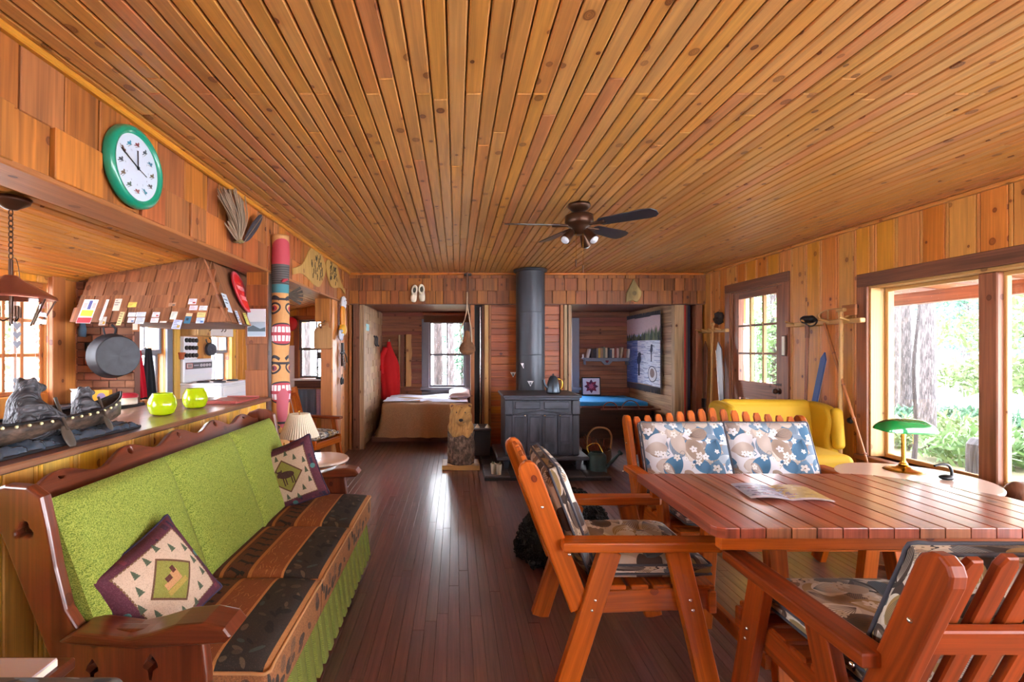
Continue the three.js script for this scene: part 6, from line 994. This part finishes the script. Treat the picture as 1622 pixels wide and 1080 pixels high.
// ================= RIGHT WALL: RACKS, SKIS, PADDLES =================
{
  const rk = (label, px0, py0, px1, py1) => { const a = onX(px0, py0, XR - .06), b = onX(px1, py1, XR - .06), o = thing('peg_rack', label, 'rack', [XR - .02, (a[1] + b[1]) / 2, (a[2] + b[2]) / 2], -PI / 2, 'peg racks on the right wall'), L = Math.abs(a[2] - b[2]); part('rail', box(-L / 2, L / 2, -.02, .02, 0, .05, .006, 'x'), M.jamb, o); for (let i = 0; i < 4; i++) part('peg', rod([-L / 2 + (i + .5) * L / 4, 0, .04], [-L / 2 + (i + .5) * L / 4, .03, .13], .009), M.jamb, o); return o; };
  rk('wooden peg rack between the corner and the door', 1107, 527, 1150, 522); rk('wooden peg rack between the door and the window', 1246, 515, 1364, 507);
  const lean = (name, label, cat, px0, py0, px1, py1, build) => { const a = onX(px0, py0, XR - .07), b = onX(px1, py1, XR - .1), o = thing(name, label, cat, [0, 0, 0]); const A = V3(...a), B = V3(...b); const d = B.clone().sub(A); if (py1 > 600) { const t = (0.005 - A.y) / d.y; B.copy(A).add(d.multiplyScalar(t)); } o.position.copy(B); o.quaternion.setFromUnitVectors(V3(0, 1, 0), A.clone().sub(B).normalize()); o.rotateY(-PI / 2); build(o, A.distanceTo(B)); };
  lean('canoe_paddle', 'pale wooden canoe paddle standing in the corner', 'paddle', 1129, 512, 1126, 650, (o, L) => { part('shaft', rod([0, .5, 0], [0, L, 0], .014), M.jamb, o); part('blade', ext(shape([[-.02, .55], [-.075, .4], [-.08, .1], [-.05, .0], [.05, 0], [.08, .1], [.075, .4], [.02, .55]], [], true), .014, .005), M.jamb, o, [0, 0, -.007]); part('grip', box(-.035, .035, L - .03, L + .01, -.012, .012, .008, 'x'), M.jamb, o); });
  lean('dark_ski', 'dark ski with white edge standing in the corner', 'ski', 1139, 541, 1146, 650, (o, L) => { part('ski', ext(shape([[-.055, 0], [.055, 0], [.045, L * .5], [.06, L - .1], [.0, L], [-.06, L - .1], [-.045, L * .5]]), .014, .003), mat('#5a4a46', .4), o); part('edge', bar([-.055, 0, .008], [-.058, L - .1, .008], .012, .02), M.white, o); });
  lean('dark_ski', 'brown ski behind the pale paddle in the corner', 'ski', 1118, 540, 1117, 650, (o, L) => { part('ski', ext(shape([[-.05, 0], [.05, 0], [.04, L * .5], [.055, L - .1], [.0, L], [-.055, L - .1], [-.04, L * .5]]), .014, .003), M.trimD, o); part('binding', box(-.04, .04, .6, .72, .014, .03, .004), M.black, o); });
  lean('ski_pole', 'brown ski pole hanging on the rack by the door', 'ski pole', 1279, 515, 1276, 655, (o, L) => { part('pole', rod([0, 0, 0], [0, L, 0], .011, .014), M.trim, o); part('grip', rod([0, L - .12, 0], [0, L, 0], .018), M.trimD, o); });
  lean('blue_ski', 'blue cross-country ski leaning behind the yellow settee', 'ski', 1308, 558, 1288, 655, (o, L) => { part('ski', ext(shape([[-.028, 0], [.028, 0], [.03, L - .06], [.0, L], [-.03, L - .06]]), .016, .004), mat('#2f4a80', .4), o); part('base', box(-.026, .026, 0, L - .07, -.004, .0, .001), mat('#d8d8dc', .5), o); });
  lean('pale_ski_pole', 'pale wooden pole beside the window trim', 'ski pole', 1333, 490, 1331, 660, (o, L) => { part('pole', rod([0, 0, 0], [0, L, 0], .018, .016), M.jamb, o); part('grip', box(-.04, .04, L - .02, L + .01, -.02, .02, .006, 'x'), M.jamb, o); });
  lean('walking_stick', 'thin knotty stick leaning diagonally under the rack', 'stick', 1306, 512, 1352, 662, (o, L) => { part('stick', rod([0, 0, 0], [0, L, 0], .008, .012), M.post, o); for (let i = 1; i < 6; i++) part('knot', ball(.015, 0, L * i / 6, 0, [1, .7, 1], 8, 6), M.trim, o); });
  const g = onX(1283, 506, XR - .08), gg = thing('ski_goggles', 'black goggles hanging on the right wall rack', 'goggles', [XR - .1, g[1], g[2]], -PI / 2); part('lens', rough(new THREE.CapsuleGeometry(.035, .09, 6, 14).rotateZ(PI / 2), .004, 50), M.black, gg); part('strap', mv(new THREE.TorusGeometry(.05, .008, 6, 24).scale(1.4, .8, 1), 0, -.02, -.03), M.dark, gg);
  const sn = onX(1320, 500, XR - .05), ss = thing('snowshoe_frame', 'bent wooden snowshoe frame lying along the rack', 'snowshoe', [XR - .05, sn[1] + .01, sn[2]], -PI / 2); part('frame', new THREE.TorusGeometry(.11, .01, 8, 40).scale(1.5, .45, 1), M.jamb, ss); part('cross_bar', [rod([-.06, -.045, 0], [-.06, .045, 0], .007), rod([.06, -.045, 0], [.06, .045, 0], .007)], M.jamb, ss); part('toe_board', box(.1, .24, -.02, .07, -.01, .01, .004, 'x'), M.post, ss);
  const wr = onX(1137, 504, XR - .04), w = thing('dark_wreath', 'small dark pine-cone wreath on the right wall corner', 'wreath', [XR - .03, wr[1], wr[2]], -PI / 2); part('wreath', rough(new THREE.TorusGeometry(.05, .032, 10, 26), .016, 60, 2), mat('#2e2420', .9), w); part('tie', rod([0, .05, 0], [0, .11, -.01], .005), M.trimD, w);
  const th = thing('thermometer', 'narrow brass thermometer on the door casing', 'thermometer', [XR - .024, 1.405, -4.82], -PI / 2); part('case', box(-.03, .03, -.105, .105, 0, .014, .005), M.bronze, th); part('face', box(-.02, .02, -.095, .095, .014, .017, .002), mat('#d8d0b8', .3), th);
  const kb = thing('round_hook', 'dark round knob on the wall by the settee wing', 'knob', onX(1351, 666, XR - .005), -PI / 2); part('knob', rot(lathe([[0, .04], [.02, .038], [.028, .02], [.012, .008], [.02, 0]], 16), PI / 2), M.black, kb);
}
// ================= DOG =================
{
  const o = thing('black_dog', 'curly black dog lying on the floor behind the armchair', 'dog', [.70, 0, -3.26], .75);
  const f = (p) => p;
  const g = body([
    [[-.05, .165, 0], [.30, .17, -.06], .15, .155], [[-.16, .185, .02], [-.05, .18, 0], .12, .15],            // chest and trunk
    [[-.16, .20, .03], [-.26, .20, .06], .105, .10], [[-.27, .185, .07], [-.31, .165, .085], .105, .095],     // neck, skull
    [[-.33, .13, .09], [-.40, .085, .11], .068, .045],                                                           // muzzle
    [[-.25, .20, .155], [-.28, .10, .19], .035, .045], [[-.30, .20, -.01], [-.345, .10, -.03], .035, .045],   // ears
    [[-.10, .08, .12], [-.30, .045, .17], .06, .045], [[-.10, .08, -.1], [-.28, .045, -.08], .06, .045],       // forelegs
    [[.32, .13, .08], [.20, .08, .16], .10, .06], [[.20, .07, .16], [.34, .04, .2], .055, .04],                 // hind leg
    [[.38, .12, -.08], [.44, .05, -.16], .05, .03],                                                              // tail
  ], 84, .06);
  rough(g, .012, 30, 2); rough(g, .006, 90, 2);
  const fur = mat('#0d0c0f', .8, { sheen: .25, sheenColor: new THREE.Color('#555566'), sheenRoughness: .5 });
  part('body', g, fur, o); part('nose', ball(.022, -.44, .075, .122, [1, .8, 1]), mat('#050505', .3), o); for (const z of [.02, .15]) part('eye', ball(.012, -.375, .17, z + .005), mat('#1a0f0a', .15), o);
  const p = g.attributes.position, n = g.attributes.normal, cnt = 2600, cur = new THREE.InstancedMesh(new THREE.TorusGeometry(.011, .0035, 5, 8, 4.4), fur, cnt), m4 = new THREE.Matrix4(), qq = new THREE.Quaternion();
  for (let i = 0; i < cnt; i++) { const k = Math.floor(rnd() * p.count), N = V3(n.getX(k), n.getY(k), n.getZ(k)), Q = V3(p.getX(k), Math.max(.012, p.getY(k)), p.getZ(k)); qq.setFromUnitVectors(V3(0, 1, 0), N.lengthSq() ? N.normalize() : V3(0, 1, 0)).multiply(new THREE.Quaternion().setFromAxisAngle(V3(0, 1, 0), R(0, 6.3))); const s = R(.7, 1.5); m4.compose(Q, qq, V3(s, s, s)); cur.setMatrixAt(i, m4); }
  cur.name = 'curly_coat'; cur.userData.kind = 'stuff'; o.add(cur);
}
// ================= OUTDOORS =================
{
  const gm = mat('#66603e', .95, { map: T.noise });
  const g = struct('ground', 'yellow-green forest floor outside the windows'); g.name = 'ground'; g.userData.category = 'ground';
  part('soil', surf((u, v) => { const x = -9 + 20 * u, z = 2.6 - 24 * v; const inside = x > -3.2 && x < 4 && z < 2 && z > -8.8; return [x, inside ? -.45 : -.42 + .25 * (vn(x * .35 + 50, z * .35 + 50) - .5), z]; }, 60, 70, 12, 14), gm, g);
  // porch along the right side
  const po = struct('trim_8', 'porch roof with brown eave beam outside the picture window');
  part('eave_beam', box(4.95, 5.09, 1.86, 1.985, -7.4, 1.5, .006, 'z'), M.trim, po);
  for (let i = 0; i < 30; i++) part('roof_board', mv(rot(cbox(2.75, .02, .285, .004, 'x'), 0, 0, -.1), 4.98, 2.25, 1.2 - i * .29), pick(W.shing), po);
  for (let i = 0; i < 10; i++) part('rafter', mv(rot(cbox(2.65, .1, .05, .004, 'x'), 0, 0, -.1), 4.98, 2.19, 1.2 - i * .9), M.trim, po);
  part('porch_deck', box(3.55, 5.1, -.12, -.06, -7.4, 1.5, .004, 'z'), mat('#7a6c5c', .8, { map: T.pine }), po);
  const gs = struct('wall_outside', 'pale grey side wall of the porch seen through the door'); part('board', box(3.64, 3.84, -.06, 2.1, -6.3, -6.2, .004), mat('#b9bcc4', .8), gs);
  // trees
  const bm = [mat('#706a6e', .95, { map: T.bark, bumpMap: T.barkB, bumpScale: .02 }), mat('#5a5254', .95, { map: T.bark, bumpMap: T.barkB, bumpScale: .02 })];
  const leafG = (() => { const s = shape([[0, 0], [.012, .03], [.01, .08], [0, .1], [-.01, .08], [-.012, .03]]); return new THREE.ShapeGeometry(s, 4); })();
  const greens = ['#3a5c3a', '#4f6c3a', '#365c46', '#5c6e40', '#44684c'].map((c) => mat(c, .8, { transmission: .35, thickness: 0, side: THREE.DoubleSide }));
  const crown = (o, blobs, per, mi) => { per = Math.round(per * 1.8); const cnt = blobs.length * per, im = new THREE.InstancedMesh(leafG, greens[mi % 5], cnt), m = new THREE.Matrix4(), q = new THREE.Quaternion(), e = new THREE.Euler(); let k = 0; for (const [x, y, z, r] of blobs) for (let i = 0; i < per; i++) { const a = R(0, 6.3), b = Math.acos(R(-1, 1)), rr = r * Math.cbrt(rnd()); e.set(R(0, 6), R(0, 6), R(0, 6)); q.setFromEuler(e); const s = R(1.0, 2.2); m.compose(V3(x + rr * Math.sin(b) * Math.cos(a) * 1.5, y + rr * Math.cos(b) * .55, z + rr * Math.sin(b) * Math.sin(a) * 1.5), q, V3(s, s, s)); im.setMatrixAt(k++, m); } im.name = 'foliage'; im.userData.kind = 'stuff'; o.add(im); };
  const tree = (label, x, z, r, h, lean, mi, blobs = [], per = 150) => {
    const o = thing('tree', label, 'tree', [x, -.45, z], 0, 'trees outside the windows'), rings = [];
    for (let j = 0; j <= 16; j++) { const v = j / 16; rings.push(Array.from({ length: 20 }, (_, i) => { const a = -i / 20 * 2 * PI, q = r * (1 - .35 * v) * (1 + .25 * Math.exp(-v * 30)) * (1 + .06 * Math.sin(a * 7 + v * 9)); return [q * Math.cos(a) + lean * v * h + .03 * Math.sin(v * 9), h * v, q * Math.sin(a)]; })); }
    part('trunk', loft(rings, true, true, 4, h / .6), bm[mi % 2], o);
    blobs.forEach(([bx, by, bz]) => part('branch', rod([lean * by * .9, by - .25, 0], [bx, by, bz], .03, .012, 6), bm[1], o));
    if (blobs.length) crown(o, blobs, per, mi);
  };
  const dir = (px, D) => [(px - CX) * D / F, -D];
  let [x, z] = dir(1467, 8.2); tree('thick pale trunk seen left of centre in the picture window', x, z, .115, 9, .0, 0);
  [x, z] = dir(1434, 10.5); tree('slender pale trunk left of the thick one', x, z, .10, 9, .0, 0);
  [x, z] = dir(1446, 7.2); tree('thin dead sapling before the thick trunk', x, z, .03, 3.0, .03, 1);
  [x, z] = dir(1417, 12); tree('pale trunk close to the window frame', x, z, .13, 9, .0, 0);
  [x, z] = dir(1585, 7.5); tree('bare pale trunk by the window mullion', x, z, .1, 8, .0, 0);
  [x, z] = dir(1528, 14); tree('green tree filling the middle of the picture window', x, z, .13, 7, 0, 2, [[-.6, 2.9, .3, .9], [.1, 3.6, -.2, 1.0], [.5, 2.4, .4, .8], [-.2, 4.3, 0, .9], [.2, 2.0, .5, .8], [-.9, 3.5, 0, .7]], 520);
  [x, z] = dir(1640, 9); tree('bright green tree at the right edge of the window', x, z, .12, 6, 0, 3, [[-.4, 2.2, 0, .8], [.2, 3.0, .2, .9], [-.5, 3.7, .1, .8], [.3, 1.4, .3, .7], [-.6, 1.3, -.2, .6]], 520);
  [x, z] = dir(1228, 11.5); tree('green tree seen through the panes of the door', x, z, .1, 6, 0, 1, [[-.5, 1.4, 0, .9], [.4, 1.9, .2, 1.0], [0, 2.6, 0, 1.0], [-.8, 2.4, .3, .8], [.9, 1.3, 0, .8]], 500);
  [x, z] = dir(1190, 13.5); tree('pale green tree farther off behind the door panes', x, z, .1, 6, 0, 4, [[-.6, 1.6, 0, .9], [.5, 2.2, .2, 1.0], [0, 3.0, 0, 1.0], [.9, 1.4, 0, .8]], 460);
  [x, z] = dir(692, 11); tree('brown trunk in the left half of the alcove window', x, z, .11, 8, 0, 1);
  [x, z] = dir(712, 13); tree('grey trunk in the right half of the alcove window', x, z, .11, 8, 0, 0);
  [x, z] = dir(733, 15); tree('leafy tree at the right of the alcove window', x, z, .1, 6, 0, 2, [[0, 1.2, 0, .6], [.2, 2.2, 0, .7], [-.1, 3.0, 0, .6], [.3, 1.7, 0, .6]], 420);
  [x, z] = dir(484, 10); tree('pale trunk behind the small side window', x, z, .08, 8, 0, 0);
  tree('pale trunk outside the kitchen window', -6.2, -8.6, .16, 8, 0, 0); tree('leafy tree outside the kitchen door', -7.5, -7.4, .12, 6, 0, 3, [[0, 1.6, 0, .9], [.4, 2.4, .2, .9], [-.5, 2.2, 0, .8]], 300);
  // shrubs and a stone post
  [[1500, 8.5, 'low yellow-green shrub in the middle of the picture window', 3], [1600, 7.2, 'round green shrub near the right window edge', 1], [1490, 10, 'far green shrub behind the thick trunk', 2], [1545, 9.4, 'far pale shrub behind the stone post', 4]].forEach(([px, D, l, mi]) => { const [sx, sz] = dir(px, D), o = thing('shrub', l, 'shrub', [sx, -.45, sz], 0, 'shrubs outside'); part('stem', [rod([0, 0, 0], [.1, .35, 0], .02), rod([0, 0, 0], [-.1, .35, .05], .02), rod([0, 0, 0], [0, .4, -.1], .02)], bm[1], o); crown(o, [[0, .35, 0, .5], [.5, .28, .1, .4], [-.5, .3, -.1, .42]], 420, mi); });
  const [sx, sz] = dir(1541, 5.9), o = thing('weathered_post', 'grey weathered round-topped post outside the window', 'post', [sx, -.42, sz]);
  part('post', rough(ext(shape([[-.11, -.1], [.11, -.1], [.112, .55], [.08, .66], [.02, .70], [-.04, .69], [-.1, .62], [-.115, .5]], [], false), .16, .02), .006, 20, 2), mat('#60646e', .95, { map: T.bark, bumpMap: T.barkB, bumpScale: .01 }), o);
  part('foot_stone', rough(new THREE.SphereGeometry(.16, 16, 10).scale(1, .4, 1), .01, 12), mat('#4a4a4c', .95), o, [0, 0, .08]);
}
scene.traverse((o) => { if (o.isMesh) { o.castShadow = true; o.receiveShadow = true; } });
renderer.render(scene, camera);
